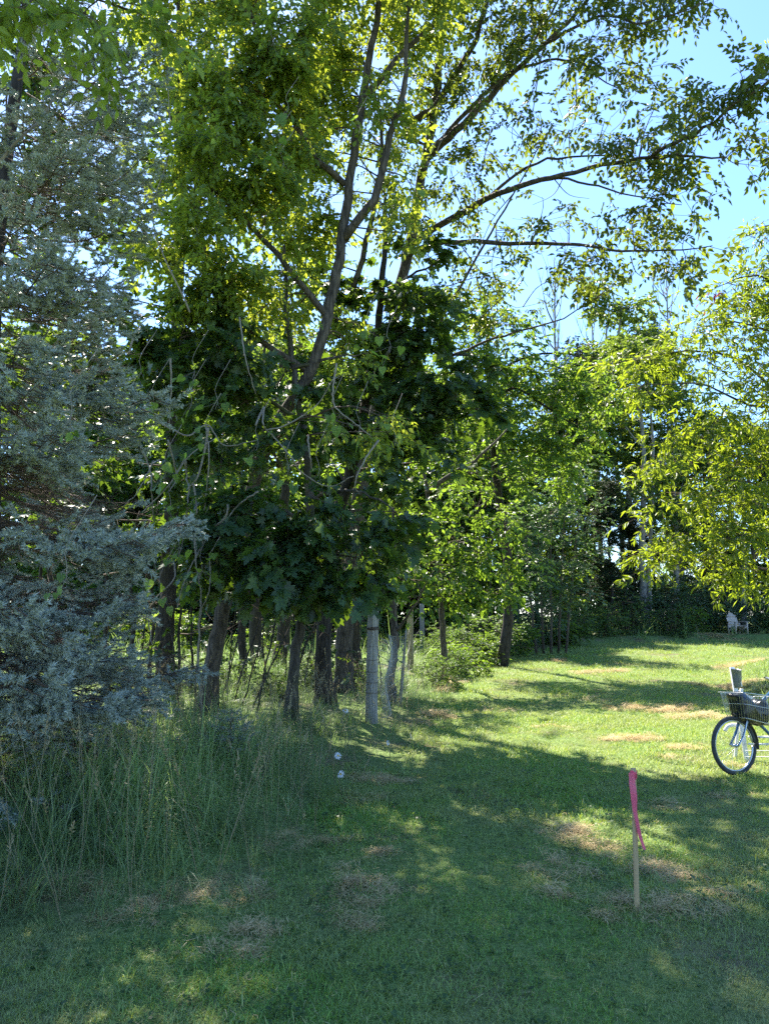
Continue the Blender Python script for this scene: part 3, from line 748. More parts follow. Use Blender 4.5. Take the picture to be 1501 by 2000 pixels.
clumps(T, [(450, 1090, 9.0, 70, 60, .5), (540, 1075, 8.9, 80, 65, .6), (630, 1070, 8.9, 80, 65, .6), (700, 1090, 9.1, 60, 60, .5, .8), (730, 1010, 9.4, 60, 40, .5, .8), (600, 960, 9.3, 60, 40, .5, .45), (500, 1000, 9.2, 70, 50, .5), (420, 1020, 9.2, 60, 60, .5, .8),
           (680, 1150, 9.2, 60, 30, .5), (600, 1150, 9.1, 70, 30, .5), (520, 1145, 9.1, 70, 35, .5), (450, 1150, 9.2, 50, 30, .4, .9), (400, 1110, 9.4, 40, 50, .4, .7), (780, 1060, 9.7, 35, 45, .4, .6), (560, 1120, 9.8, 150, 50, .5, .5),
           (380, 620, 9.8, 90, 50, .6), (460, 680, 9.8, 80, 45, .6), (360, 740, 9.8, 80, 50, .6), (470, 790, 9.8, 70, 40, .5, .9), (400, 860, 9.8, 80, 45, .6, .8), (300, 680, 9.9, 70, 60, .6), (520, 700, 10, 60, 40, .5, .7), (560, 850, 9.9, 50, 35, .5, .6), (490, 900, 9.8, 60, 40, .5, .8), (640, 760, 10.2, 40, 30, .4, .6), (660, 860, 10.2, 60, 35, .5, .8)], 4, 42, droop=.25, roll=.5)
T.finish(SP_MAPLE, 300)
T = Tree('maple_tree', 'dark maple on a thick straight trunk beside the weathered fence post, layered branches', 'tree', gpt(632, 12.3), M['bark_dark'], M['maple'], M['twig'])
T.limb(trunk_from((634, 12.3), (630, 1290, 12.2), (634, 1190, 12.2), (650, 1050, 12.1), (690, 900, 12), (720, 760, 12), (740, 620, 12), (750, 500, 12), (752, 380, 12.1)), .125, .024, 44, 'trunk', 12, .012, .75, .8)
T.limb(pp((700, 880, 12), (780, 830, 11.7), (860, 800, 11.4), (940, 800, 11.2)), .04, .01, 12)
T.limb(pp((722, 740, 12), (800, 690, 11.6), (880, 690, 11.4), (960, 710, 11.2)), .04, .01, 12)
T.limb(pp((742, 600, 12), (800, 540, 11.7), (870, 510, 11.5)), .035, .01, 12)
clumps(T, [(700, 740, 11.6, 60, 40, .6), (770, 700, 11.4, 70, 40, .6), (830, 650, 11.4, 70, 40, .6), (790, 610, 11.5, 60, 45, .6), (850, 560, 11.4, 70, 35, .6, .7), (830, 500, 11.4, 60, 30, .5, .5), (880, 620, 11.4, 50, 35, .5, .8), (820, 760, 11.3, 70, 35, .6), (890, 760, 11.2, 60, 35, .6), (935, 800, 11.1, 45, 25, .4, .8),
           (790, 840, 11.3, 70, 35, .6), (870, 840, 11.2, 60, 30, .5), (720, 880, 11.5, 60, 35, .6), (700, 810, 11.5, 60, 40, .6, .9), (760, 930, 11.6, 70, 35, .6, .7), (930, 720, 11.2, 50, 25, .4, .7), (740, 560, 11.7, 50, 50, .5, .4), (640, 560, 12, 60, 60, .6, .5), (700, 640, 12, 50, 40, .5, .7), (760, 440, 12, 45, 40, .5, .2), (860, 900, 11.6, 60, 25, .4, .5), (560, 180, 11.2, 50, 60, .5, .7), (760, 990, 11.6, 50, 40, .4, .6)], 4, 38, droop=.18, roll=.45)
T.finish(SP_MAPLE, 150)
T = Tree('maple_tree', 'dim maple deep in the fence row behind the spruce, its leaves nearly black', 'tree', gpt(330, 12.5), M['bark_dark'], M['maple'], M['twig'])
T.limb(trunk_from((326, 12.5), (322, 1280, 12.5), (325, 1180, 12.5), (335, 1000, 12.4), (340, 800, 12.3), (345, 600, 12.3), (355, 380, 12.2), (350, 150, 12.2), (350, -60, 12.2)), .15, .03, 44, 'trunk', 10, .015, .8, .3)
T.limb(pp((338, 850, 12.4), (260, 780, 12.2), (160, 740, 12)), .045, .01, 10)
T.limb(pp((340, 720, 12.4), (430, 640, 12.6), (500, 600, 12.8)), .045, .01, 10)
T.limb(pp((345, 560, 12.3), (270, 440, 12.2), (180, 360, 12)), .045, .01, 10)
clumps(T, [(250, 1000, 12, 110, 60, .8, .55), (150, 880, 12, 120, 70, .8, .7), (330, 900, 12, 100, 60, .8, .8), (230, 760, 12, 120, 70, .8), (120, 700, 12, 110, 70, .8, .8), (400, 760, 12.4, 110, 60, .8, .8), (520, 640, 12.6, 100, 70, .8, .6), (300, 620, 12, 110, 60, .8), (180, 560, 12, 120, 60, .8, .7), (60, 560, 12, 90, 70, .8, 1.1), (280, 450, 12, 120, 70, .8, 1.0), (130, 380, 12, 120, 80, .8, 1.0), (30, 300, 12, 90, 80, .8, 1.0), (20, 460, 12, 90, 70, .8, 1.0), (30, 760, 12, 90, 70, .8, 1.0), (30, 120, 12, 90, 80, .8, .8), (400, 520, 12.5, 90, 70, .8, .6), (240, 280, 12, 120, 80, .8, 1.0),
           (120, 200, 12, 110, 80, .8, 1.0), (320, 120, 12, 130, 80, .8, .6), (200, 20, 12, 130, 80, .8, .6), (60, 60, 12, 100, 80, .8, .5), (380, 200, 12.3, 110, 80, .8, .7), (480, 320, 12.5, 90, 70, .8, .6), (430, 60, 12.4, 110, 70, .8, .6), (440, 920, 12.4, 80, 50, .7, .6), (430, -60, 12, 160, 110, 1.0, .5), (540, 780, 12.6, 70, 40, .6, .5), (620, 900, 12.8, 60, 40, .6, .4), (100, 1000, 12, 100, 60, .7, .5), (460, -280, 12, 200, 120, 1.4, .6)], 4, 15, droop=.2, roll=.35)
T.finish(SP_MAPLE_S, 0)

# ------------------------------------------------------------------ ash reaching over the clearing
T = Tree('ash_tree', 'tall ash whose long limbs sweep out over the clearing against the blue sky', 'tree', gpt(672, 14), M['bark'], M['ash'], M['twig'])
T.limb(trunk_from((672, 14), (672, 1290, 14), (678, 1180, 13.9), (705, 950, 13.8), (750, 720, 13.6), (795, 500, 13.4), (818, 380, 13.2), (833, 300, 13), (850, 200, 12.9), (862, 60, 12.8), (870, -120, 12.8)), .15, .03, 50, 'trunk', 12, .012, .75, .3)
T.limb(pp((835, 307, 13), (866, 275, 12.8), (900, 247, 12.5), (1000, 143, 12), (1060, 87, 11.6), (1133, 17, 11.2), (1200, -80, 10.9)), .075, .014, 24)
T.limb(pp((838, 300, 13), (905, 225, 12.6), (1003, 128, 12.2), (1055, 60, 11.9), (1110, -40, 11.6)), .05, .012, 20)
T.limb(pp((790, 267, 13.2), (812, 236, 13), (850, 207, 12.8), (880, 160, 12.5), (917, 100, 12.2), (947, 17, 11.8), (985, -120, 11.4)), .075, .02, 22)
T.limb(pp((800, 480, 13.4), (840, 450, 13), (933, 397, 12.4), (1000, 367, 11.7), (1100, 340, 11), (1200, 318, 10.4), (1277, 307, 9.9), (1350, 304, 9.4), (1417, 307, 9.0)), .07, .010, 30)
T.limb(pp((1270, 308, 9.9), (1310, 280, 9.5), (1353, 267, 9.2), (1417, 217, 8.7), (1500, 160, 8.2), (1590, 90, 7.8)), .03, .006, 16)
T.limb(pp((940, 395, 12.3), (1000, 345, 11.9), (1067, 313, 11.4), (1173, 302, 10.8), (1240, 315, 10.4)), .03, .006, 16)
T.limb(pp((1000, 367, 11.7), (1050, 352, 11.4), (1110, 348, 11), (1180, 370, 10.5), (1267, 388, 10), (1330, 400, 9.6)), .025, .005, 16)
T.limb(pp((795, 500, 13.4), (840, 480, 13), (900, 472, 12.5), (1000, 475, 11.8), (1117, 477, 11), (1200, 490, 10.5), (1320, 487, 9.9), (1390, 480, 9.5)), .055, .006, 26)
T.limb(pp((860, 630, 13.2), (877, 597, 13), (947, 473, 12.4), (985, 410, 12), (1030, 330, 11.6), (1080, 240, 11.2)), .03, .006, 16)
T.limb(pp((1060, 87, 11.6), (1110, 60, 11.2), (1180, 30, 10.7), (1250, 48, 10.2), (1330, 20, 9.8), (1420, -20, 9.4)), .028, .005, 16)
T.limb(pp((1003, 140, 12), (1070, 118, 11.6), (1130, 122, 11.2), (1190, 165, 10.8), (1230, 180, 10.5)), .025, .005, 14)
T.limb(pp((870, 700, 13.4), (940, 670, 12.8), (1000, 651, 12.2), (1098, 620, 11.5), (1168, 578, 11), (1200, 555, 10.8)), .03, .004, 16)
# bare hanging twigs
for a in [((1060, 95), (1040, 180), (1000, 250)), ((1050, 150), (1030, 260), (985, 330)), ((1100, 345), (1080, 380), (1040, 400)), ((1080, 348), (1110, 380), (1150, 388)), ((1155, 480), (1180, 515), (1235, 550)), ((1140, 478), (1160, 500), (1190, 520)), ((1230, 500), (1240, 530), (1260, 542), (1290, 538)),
          ((1120, 130), (1125, 200), (1115, 260)), ((960, 250), (940, 330), (930, 400)), ((1000, 380), (960, 430), (930, 500)), ((900, 480), (960, 560), (1000, 600), (1060, 590)), ((1020, 600), (1050, 560), (1090, 545), (1130, 550)), ((870, 560), (940, 540), (1000, 550)), ((940, 620), (1000, 560), (1040, 500)), ((880, 520), (930, 500), (990, 510), (1030, 560)), ((1320, 330), (1345, 360), (1370, 370)), ((1230, 195), (1215, 235), (1190, 260))]:
    T.twig(pp(*[(u, v, 11.0 + .4 * (1300 - u) / 300) for u, v in a]), .009, .003, 10, 4)
clumps(T, [(1050, 60, 11.4, 60, 60, .5, .8), (1150, 70, 10.9, 70, 55, .5), (1225, 95, 10.4, 60, 40, .4), (1270, 15, 10.2, 80, 30, .4), (1390, -15, 9.6, 50, 25, .3), (1255, 150, 10.3, 40, 25, .3, .8), (1090, 130, 11.2, 50, 35, .4, .7), (1180, 130, 10.7, 45, 25, .4, .6), (1190, -60, 10.9, 120, 50, .6),
           (1050, 225, 11.4, 60, 35, .4, .5), (1110, 255, 11, 45, 30, .4, .6), (1180, 235, 10.6, 35, 22, .3, .45), (1215, 165, 10.6, 40, 20, .3, .6), (1275, 215, 10, 35, 20, .3, .6), (1265, 262, 9.9, 65, 38, .4, 1.1), (1200, 285, 10.2, 45, 28, .3, .7), (1380, 262, 9.2, 80, 32, .4, .8), (1340, 235, 9.3, 50, 22, .3, .8), (1450, 165, 8.6, 55, 26, .4, .8), (1485, 250, 8.6, 45, 28, .4, .7), (1420, 210, 8.9, 50, 22, .3, .8), (1440, 322, 8.9, 50, 20, .3, .8),
           (1540, 150, 8.2, 60, 60, .4), (1250, 340, 10, 60, 25, .4, .8), (1310, 395, 9.7, 70, 28, .4, .9), (1230, 420, 10, 55, 28, .4, .7), (1335, 465, 9.7, 75, 28, .4, .9), (1250, 470, 10.2, 60, 25, .3, .7), (1170, 455, 10.6, 50, 25, .3, .6), (1060, 405, 11.4, 40, 18, .3, .5), (1110, 430, 11, 40, 20, .3, .5), (1160, 522, 10.8, 35, 18, .3, .6), (1330, 528, 9.8, 30, 10, .2, .5), (1085, 490, 11, 35, 18, .3, .6), (1130, 545, 11, 40, 18, .3, .6), (1185, 562, 10.9, 35, 12, .3, .6), (1060, 572, 11.4, 25, 14, .2, .6),
           (900, 60, 12.2, 60, 60, .6, .7), (850, 150, 12.4, 55, 55, .5, .7), (945, 190, 12, 50, 50, .5, .5), (880, 350, 12.3, 60, 50, .5, .5), (960, 300, 12, 45, 40, .5, .4), (980, 90, 12, 50, 60, .5, .6), (970, 440, 12, 45, 30, .4, .45), (820, 30, 12.3, 60, 60, .5, .7), (1000, 250, 11.8, 40, 30, .4, .35), (870, 250, 12.3, 45, 35, .4, .6), (780, 320, 12.8, 50, 50, .5, .5), (1010, 0, 11.8, 80, 50, .6, .8), (900, -120, 12.2, 150, 90, .9, .7), (1060, -160, 11.6, 150, 90, .9, .7), (1300, -120, 10.4, 120, 60, .7, .6), (930, 560, 12.4, 60, 40, .5, .5), (1000, 630, 12.2, 60, 30, .4, .6), (960, 510, 12.2, 50, 30, .4, .4), (700, 120, 12.5, 60, 45, .6, .8), (640, 230, 12.3, 55, 40, .6, .8), (740, 260, 12.7, 55, 45, .6, .8), (800, 150, 12.6, 50, 40, .6, .7), (720, 390, 12.9, 55, 40, .6, .7), (780, 460, 13.2, 50, 30, .5, .6), (860, 430, 12.6, 50, 35, .5, .6), (620, 60, 12.3, 60, 45, .6, .8), (910, 330, 12.2, 40, 30, .4, .6)], 4, 17, droop=.12, size=1.1, out_w=.9, roll=.3)
T.finish(SP_ASH, 300)

# ------------------------------------------------------------------ further trunks of the fence row
def row_tree(u, Y, top, r, label, bark, leafm, prot, dens, cl, lean=0, name='hardwood_tree', leaves=0, sz=1.0):
    b = gpt(u, Y); Tq = Tree(name, label, 'tree', b, bark, leafm, M['twig'], None)
    P = [b + [0, 0, -.08]]
    for t in (.15, .35, .6, .8, 1.0):
        P.append(b + np.array([lean * t * top + rng.normal(0, .08 if top > 4 else .02), rng.normal(0, .08 if top > 4 else .02), top * t]))
    Tq.limb(P, r, r * .2, 34, 'trunk', 10, .015, .8, .3)
    for k in range(4):
        i = rng.integers(2, 5); a = rng.uniform(0, 2 * pi); q = P[i]
        Tq.limb([q, q + [.5 * cos(a), .5 * sin(a), .4], q + [1.1 * cos(a), 1.1 * sin(a), 1.0]], r * .35, r * .08, 10)
    clumps(Tq, cl, len(prot), dens, droop=.2, size=sz)
    Tq.finish(prot, leaves); return Tq
row_tree(472, 15, 7, .085, 'slim dark upright trunk standing behind the leaning tree, small leafy head', M['bark_dark'], M['maple'], SP_MAPLE_S, 10, [(470, 900, 14.5, 90, 60, 1, .6), (480, 760, 14.5, 110, 70, 1, .7), (500, 600, 14.5, 110, 80, 1, .7), (440, 420, 14.5, 120, 90, 1, .6)])
row_tree(502, 18.5, 8, .16, 'broad shadowy trunk at the back of the fence row, nearer the leaning tree', M['bark_dark'], M['elm'], SP_KITE, 7, [(560, 820, 18, 120, 60, 1.2, .7), (600, 660, 18, 130, 80, 1.2, .7), (560, 500, 18, 140, 90, 1.2, .6)])
row_tree(541, 19, 8, .17, 'broad shadowy trunk at the back of the fence row, just behind the slim maple stem', M['bark_dark'], M['elm'], SP_KITE, 7, [(420, 850, 18.5, 140, 70, 1.2, .6), (400, 680, 18.5, 150, 80, 1.2, .7), (640, 900, 18.5, 90, 60, 1.0, .5)])
row_tree(700, 16.5, 6.5, .13, 'dim trunk in the shade between the thick maple and the fence post', M['bark_dark'], M['maple'], SP_MAPLE_S, 9, [(700, 1080, 16, 60, 50, .8, .6), (740, 960, 16, 70, 50, .8, .7), (660, 860, 16, 80, 50, .8, .6), (780, 880, 16, 70, 50, .8, .6)])
row_tree(766, 13.6, 3.4, .085, 'short rusty brown trunk with peeling bark wrapped by the fence wire', M['bark'], M['elm'], SP_OVAL, 14, [(770, 1090, 13.4, 50, 40, .5, .8), (800, 1130, 13.2, 45, 25, .4, .8), (750, 1150, 13.2, 40, 20, .4, .8)], .01)

# thin leaning saplings between the trunks
sapl = [(500, 1385, 545, 1190, 11, .018), (488, 1390, 575, 1205, 11.2, .016), (540, 1330, 612, 1225, 11.8, .022), (470, 1380, 520, 1210, 11.4, .014), (455, 1340, 506, 1215, 12, .018), (350, 1320, 352, 1200, 12.4, .03), (372, 1325, 374, 1190, 12.6, .024), (383, 1330, 392, 1190, 12.2, .02), (615, 1345, 652, 1195, 11.8, .028), (430, 1330, 480, 1180, 12.6, .012), (250, 1340, 262, 1190, 12.4, .05), (215, 1340, 205, 1180, 13, .05), (120, 1330, 110, 1170, 13, .06), (60, 1330, 75, 1160, 13.4, .05), (290, 1345, 300, 1180, 13.2, .04)]
sapl_lab = ['thin dark sapling leaning right between the slim maple and the leaning tree', 'thinner sapling with its foot among grass beside the slim maple stem', 'dark sapling leaning hard against the slim maple stem', 'wispy sapling leaning beside the leaning tree trunk', 'young stem close behind the leaning tree trunk', 'upright dark pole stem left of the leaning tree', 'second upright pole stem near the leaning tree, slightly thinner', 'thin pole stem almost touching the leaning tree trunk', 'crooked young stem crossing the thick maple trunk', 'very thin stem bending beside the small upright trunk', 'dark upright stem in the gap right of the spruce branches', 'dark stem seen through the lower spruce branches', 'dark upright trunk behind the blue tips of the low spruce branch', 'thin dark trunk behind the spruce at the picture edge', 'slender stem beside the dim maple trunk behind the spruce']
for (u0, v0, u1, v1, Y, r), lb in zip(sapl, sapl_lab):
    b = gpt(u0, Y, -.05); e = pt(u1, v1, Y + rng.uniform(-.3, .3))
    Tq = Tree('sapling', lb, 'sapling', b, M['bark_dark'], M['maple'], M['twig'], 'saplings in the fence row')
    d = e - b
    Tq.limb([b, b + d * .4 + rng.normal(0, .03, 3), e, e + d * .5 + rng.normal(0, .1, 3), e + d * .9 + [0, 0, .3]], r, r * .3, 18, 'stem', 7, .008)
    for k in range(3):
        q = b + d * rng.uniform(.7, 1.6)
        Tq.twig([q, q + rng.normal(0, .15, 3), q + rng.normal(0, .3, 3)], r * .4, .002, 6, 4)
    Tq.clump(e + d * .8, (.4, .4, .35), 16, 4)
    Tq.finish(SP_MAPLE_S)

for i, (u, Y, h, lb) in enumerate([(410, 12.8, 1.4, 'wispy dark sapling just behind the leaning trunk base'), (445, 13.4, 1.2, 'wispy dark sapling beside the upright small trunk'), (520, 13, 1.3, 'wispy dark sapling left of the slim maple stem'), (590, 13.6, 1.4, 'wispy dark sapling between the slim and the thick maple'), (655, 14, 1.3, 'wispy dark sapling right of the thick maple trunk'), (690, 13, 1.2, 'wispy dark sapling close behind the fence post'), (745, 14.5, 1.3, 'wispy dark sapling behind the woven wire'), (300, 11.8, 1.5, 'wispy dark sapling beside the dim maple trunk'), (350, 11.4, 1.2, 'wispy dark sapling at the tips of the low spruce boughs'), (270, 13.5, 1.5, 'wispy dark sapling behind the edge of the spruce'), (560, 15, 1.5, 'wispy dark sapling deep behind the slim maple stem'), (630, 15.5, 1.5, 'wispy dark sapling deep behind the thick maple trunk')]):
    bq = gpt(u, Y, -.05); Tq = Tree('sapling', lb, 'sapling', bq, M['bark_dark'], M['maple'], M['twig'], 'saplings in the fence row')
    ln = rng.normal(.1, .25); Tq.limb([bq, bq + [ln * .4, 0, h * .6], bq + [ln, .1, h * 1.3], bq + [ln * 1.6, .1, h * 1.9]], .014, .005, 14, 'stem', 6, .012)
    for k in range(7):
        q = bq + np.array([ln * .6, 0, h * rng.uniform(.3, 1.3)]); Tq.twig([q, q + rng.normal(0, .16, 3) + [0, 0, .1], q + rng.normal(0, .32, 3) + [0, 0, .22]], .005, .0015, 6, 4)
    Tq.clump(bq + [ln * .5, 0, h * .55], (.32, .3, .28), 9, 4, .6); Tq.finish(SP_MAPLE_S)
# ------------------------------------------------------------------ blue spruce
def needles(mb, P, mat, n, ln, width, fwd=.75):
    """n needles round the twig polyline P"""
    t = rng.uniform(0, 1, n); s = t * (len(P) - 1); i = np.minimum(s.astype(int), len(P) - 2); f = (s - i)[:, None]
    p = P[i] * (1 - f) + P[i + 1] * f; d = P[i + 1] - P[i]; d /= np.linalg.norm(d, axis=1)[:, None]
    r = rng.normal(0, 1, (n, 3)); r[:, 2] += .35; r -= d * (r * d).sum(1)[:, None]; r /= np.linalg.norm(r, axis=1)[:, None]
    q = r + d * fwd; q /= np.linalg.norm(q, axis=1)[:, None]
    w = np.cross(q, rng.normal(0, 1, (n, 3))); w /= np.linalg.norm(w, axis=1)[:, None]
    L = ln * rng.uniform(.75, 1.15, n)[:, None]
    V = np.stack([p - w * width * .5, p + w * width * .5, p + q * L], 1).reshape(-1, 3)
    mb.add(V, np.arange(3 * n).reshape(-1, 3), mat)
def bough(L, dead=False, rich=1.0):
    """spruce bough along +y : bare inside, blue grey bristly twigs outside"""
    mb = MB(); n = 14
    t = np.linspace(0, 1, n)
    main = np.stack([.04 * np.sin(t * 5 + rng.uniform(0, 6)) * L, t * L, (-.25 * t + .26 * t ** 3) * L], -1)
    mb.tube(main, np.linspace(.013, .003, n) * (L / 1.3) ** .5, 5, 2, False)
    if not dead: needles(mb, main[11:], 0, 110, .028, .0065)
    for k in np.linspace(.16, .97, int(8.5 * L * (1 + .25 * (rich > 1))) + 4):
        for sd in (-1, 1):
            if rng.uniform() < .12: continue
            kk = min(.99, k + rng.normal(0, .02)); b = np.array([np.interp(kk, t, main[:, j]) for j in range(3)])
            ln = L * (.10 + .46 * (1 - kk) * min(1, kk * 3.0)) * rng.uniform(.6, 1.25)
            a = rng.uniform(.7, 1.2)
            d = np.array([sd * sin(a), cos(a), rng.normal(-.10, .2)])
            tt = np.linspace(0, 1, 6)[:, None]
            side = b + d * ln * tt + np.array([0, 0, -.14]) * ln * tt + np.array([0, .16, .24]) * ln * tt ** 2
            mb.tube(side, np.linspace(.005, .002, 6), 3, 2, False)
            if dead:
                m = int(max(2, ln / .055))
            else:
                m = int(max(1, ln / (.115 if rich == 1 else .125))); needles(mb, side[4:], 0, int(46 * rich), .028, .0065)
            for j in range(m):
                q = (j + .7) / m
                c = np.array([np.interp(q, tt[:, 0], side[:, z]) for z in range(3)])
                for s2 in (-1, 1):
                    if rng.uniform() < .15: continue
                    l2 = rng.uniform(.09, .18) if not dead else rng.uniform(.09, .18); a2 = rng.uniform(.5, .95)
                    dv = np.array([d[0] * cos(a2) - s2 * d[1] * sin(a2), d[1] * cos(a2) + s2 * d[0] * sin(a2), rng.normal(-.02, .3)])
                    tw = np.stack([c, c + dv * l2 * .5 + [0, 0, -.006], c + dv * l2 + [0, 0, rng.normal(.006, .015)]])
                    if dead:
                        mb.tube(tw, [.0018, .0014, .0008], 3, 2, False)
                    else:
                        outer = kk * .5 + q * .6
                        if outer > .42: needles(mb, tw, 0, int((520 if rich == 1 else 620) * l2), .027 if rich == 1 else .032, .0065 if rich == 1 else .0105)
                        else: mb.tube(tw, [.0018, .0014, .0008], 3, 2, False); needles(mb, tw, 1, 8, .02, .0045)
    return mb.mesh('bough', [M['needle'], M['needle_old'], M['twig']], False)
BOUGH = [bough(L) for L in (1.5, 1.35, 1.2, 1.0, .8)]; BLEN = [1.5, 1.35, 1.2, 1.0, .8]
HERO = [bough(1.5, False, 1.7), bough(1.3, False, 1.7), bough(1.15, False, 1.7)]; HLEN = [1.5, 1.3, 1.15]
DEAD = [bough(L, True) for L in (1.5, 1.2)]; DLEN = [1.5, 1.2]
def rot_to(az, el, roll=0):
    return (Matrix.Rotation(az, 4, 'Z') @ Matrix.Rotation(el, 4, 'X') @ Matrix.Rotation(roll, 4, 'Y'))
SPX, SPY = -3.62, 6.9
sb = np.array([SPX, SPY, float(ground_z(SPX, SPY))])
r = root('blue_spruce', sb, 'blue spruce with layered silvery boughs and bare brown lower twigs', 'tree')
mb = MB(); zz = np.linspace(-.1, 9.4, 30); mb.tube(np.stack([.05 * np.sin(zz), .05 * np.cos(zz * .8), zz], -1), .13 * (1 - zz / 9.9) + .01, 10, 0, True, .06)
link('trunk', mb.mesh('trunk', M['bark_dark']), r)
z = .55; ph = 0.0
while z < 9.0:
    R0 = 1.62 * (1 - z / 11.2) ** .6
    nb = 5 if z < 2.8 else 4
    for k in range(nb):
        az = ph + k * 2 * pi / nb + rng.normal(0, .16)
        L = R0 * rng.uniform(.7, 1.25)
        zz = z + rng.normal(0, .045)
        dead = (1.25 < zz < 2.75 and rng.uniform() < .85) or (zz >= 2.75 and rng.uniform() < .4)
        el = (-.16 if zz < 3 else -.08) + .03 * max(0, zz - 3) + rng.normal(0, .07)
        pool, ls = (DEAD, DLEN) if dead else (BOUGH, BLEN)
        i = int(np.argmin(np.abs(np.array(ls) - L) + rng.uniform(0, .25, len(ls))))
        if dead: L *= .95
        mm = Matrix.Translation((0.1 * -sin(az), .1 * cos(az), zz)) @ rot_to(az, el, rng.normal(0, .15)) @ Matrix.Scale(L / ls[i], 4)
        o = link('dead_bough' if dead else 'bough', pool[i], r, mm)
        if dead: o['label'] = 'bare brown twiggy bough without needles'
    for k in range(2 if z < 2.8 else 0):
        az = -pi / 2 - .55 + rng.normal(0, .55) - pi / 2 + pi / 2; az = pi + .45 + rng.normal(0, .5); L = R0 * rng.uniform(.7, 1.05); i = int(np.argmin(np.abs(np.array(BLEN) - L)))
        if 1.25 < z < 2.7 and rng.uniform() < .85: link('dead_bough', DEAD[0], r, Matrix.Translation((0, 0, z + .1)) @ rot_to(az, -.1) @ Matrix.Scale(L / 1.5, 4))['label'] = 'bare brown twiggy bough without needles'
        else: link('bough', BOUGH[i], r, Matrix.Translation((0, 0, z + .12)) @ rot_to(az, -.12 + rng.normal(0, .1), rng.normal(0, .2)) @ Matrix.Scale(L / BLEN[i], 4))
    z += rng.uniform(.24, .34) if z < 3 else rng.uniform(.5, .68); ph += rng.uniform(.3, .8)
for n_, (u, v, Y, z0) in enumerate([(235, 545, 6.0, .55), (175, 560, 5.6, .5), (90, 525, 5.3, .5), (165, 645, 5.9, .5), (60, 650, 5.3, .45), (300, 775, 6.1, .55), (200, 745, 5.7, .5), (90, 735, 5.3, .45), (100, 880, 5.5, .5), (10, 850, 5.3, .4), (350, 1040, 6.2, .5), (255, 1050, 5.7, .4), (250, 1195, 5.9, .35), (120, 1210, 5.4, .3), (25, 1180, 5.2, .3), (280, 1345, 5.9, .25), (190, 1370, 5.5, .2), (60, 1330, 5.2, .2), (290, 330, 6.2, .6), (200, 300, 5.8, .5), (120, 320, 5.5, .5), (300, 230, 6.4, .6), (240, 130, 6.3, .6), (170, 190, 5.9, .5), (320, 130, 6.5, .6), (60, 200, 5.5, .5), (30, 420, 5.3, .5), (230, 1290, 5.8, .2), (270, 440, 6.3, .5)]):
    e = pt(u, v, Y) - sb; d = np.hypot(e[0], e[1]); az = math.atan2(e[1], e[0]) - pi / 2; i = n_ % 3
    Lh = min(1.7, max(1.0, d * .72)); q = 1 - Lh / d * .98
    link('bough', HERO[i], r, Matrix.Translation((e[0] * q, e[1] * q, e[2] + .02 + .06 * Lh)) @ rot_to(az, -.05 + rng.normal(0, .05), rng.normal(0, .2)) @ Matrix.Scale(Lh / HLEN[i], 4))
# young spruce in the long grass
q = gpt(448, 7.6); r = root('young_spruce', q, 'tiny blue spruce seedling poking out of the long grass', 'tree')
mb = MB(); mb.tube(np.array([[0, 0, -.03], [0, 0, .25], [.01, 0, .52]]), [.009, .007, .003], 6, 0); link('trunk', mb.mesh('trunk', M['twig']), r)
for zz, L in [(.12, .26), (.22, .26), (.31, .22), (.39, .17), (.46, .11)]:
    for k in range(5):
        link('bough', BOUGH[4], r, Matrix.Translation((0, 0, zz)) @ rot_to(k * 1.2566 + zz * 9, .15 + zz * .5) @ Matrix.Scale(L / .8, 4))

# ------------------------------------------------------------------ overhanging big leaved branch, top left, its trunk outside the frame
T = Tree('box_elder_tree', 'overhanging branch of large sunlit leaves above the spruce, trunk out of frame', 'tree', np.array([-4.6, 3.4, float(ground_z(-4.6, 3.4))]), M['bark'], M['elder'], M['twig'])
T.limb(np.array([[-4.6, 3.4, -.1], [-4.5, 3.45, 1.6], [-4.3, 3.55, 3.2], [-4.0, 3.8, 5.0], [-3.8, 4.1, 7.0]]), .13, .04, 26, 'trunk', 10, .01, .8, .3)
T.limb(np.concatenate([[[-4.1, 3.72, 4.4]], pp((-260, -120, 4.4), (-60, -110, 4.8), (60, -60, 5.0), (160, -10, 5.1), (250, 20, 5.2))]), .05, .006, 18)
T.limb(np.concatenate([[[-4.0, 3.8, 5.2]], pp((-160, -320, 4.6), (100, -220, 5.0), (260, -120, 5.2))]), .04, .006, 16)
clumps(T, [(30, 20, 4.8, 70, 40, .25, 1.2), (150, 50, 5.0, 45, 35, .2, 1.0), (10, -30, 4.7, 90, 40, .3, 1.0), (120, -20, 4.9, 90, 35, .3, 1.1), (230, 10, 5.2, 50, 25, .2, .8), (170, -90, 5.1, 120, 60, .4, .7), (-80, -60, 4.6, 110, 70, .4, .8)], 4, 16, droop=.7, size=1.1)
T.finish(SP_ELDER, 160)
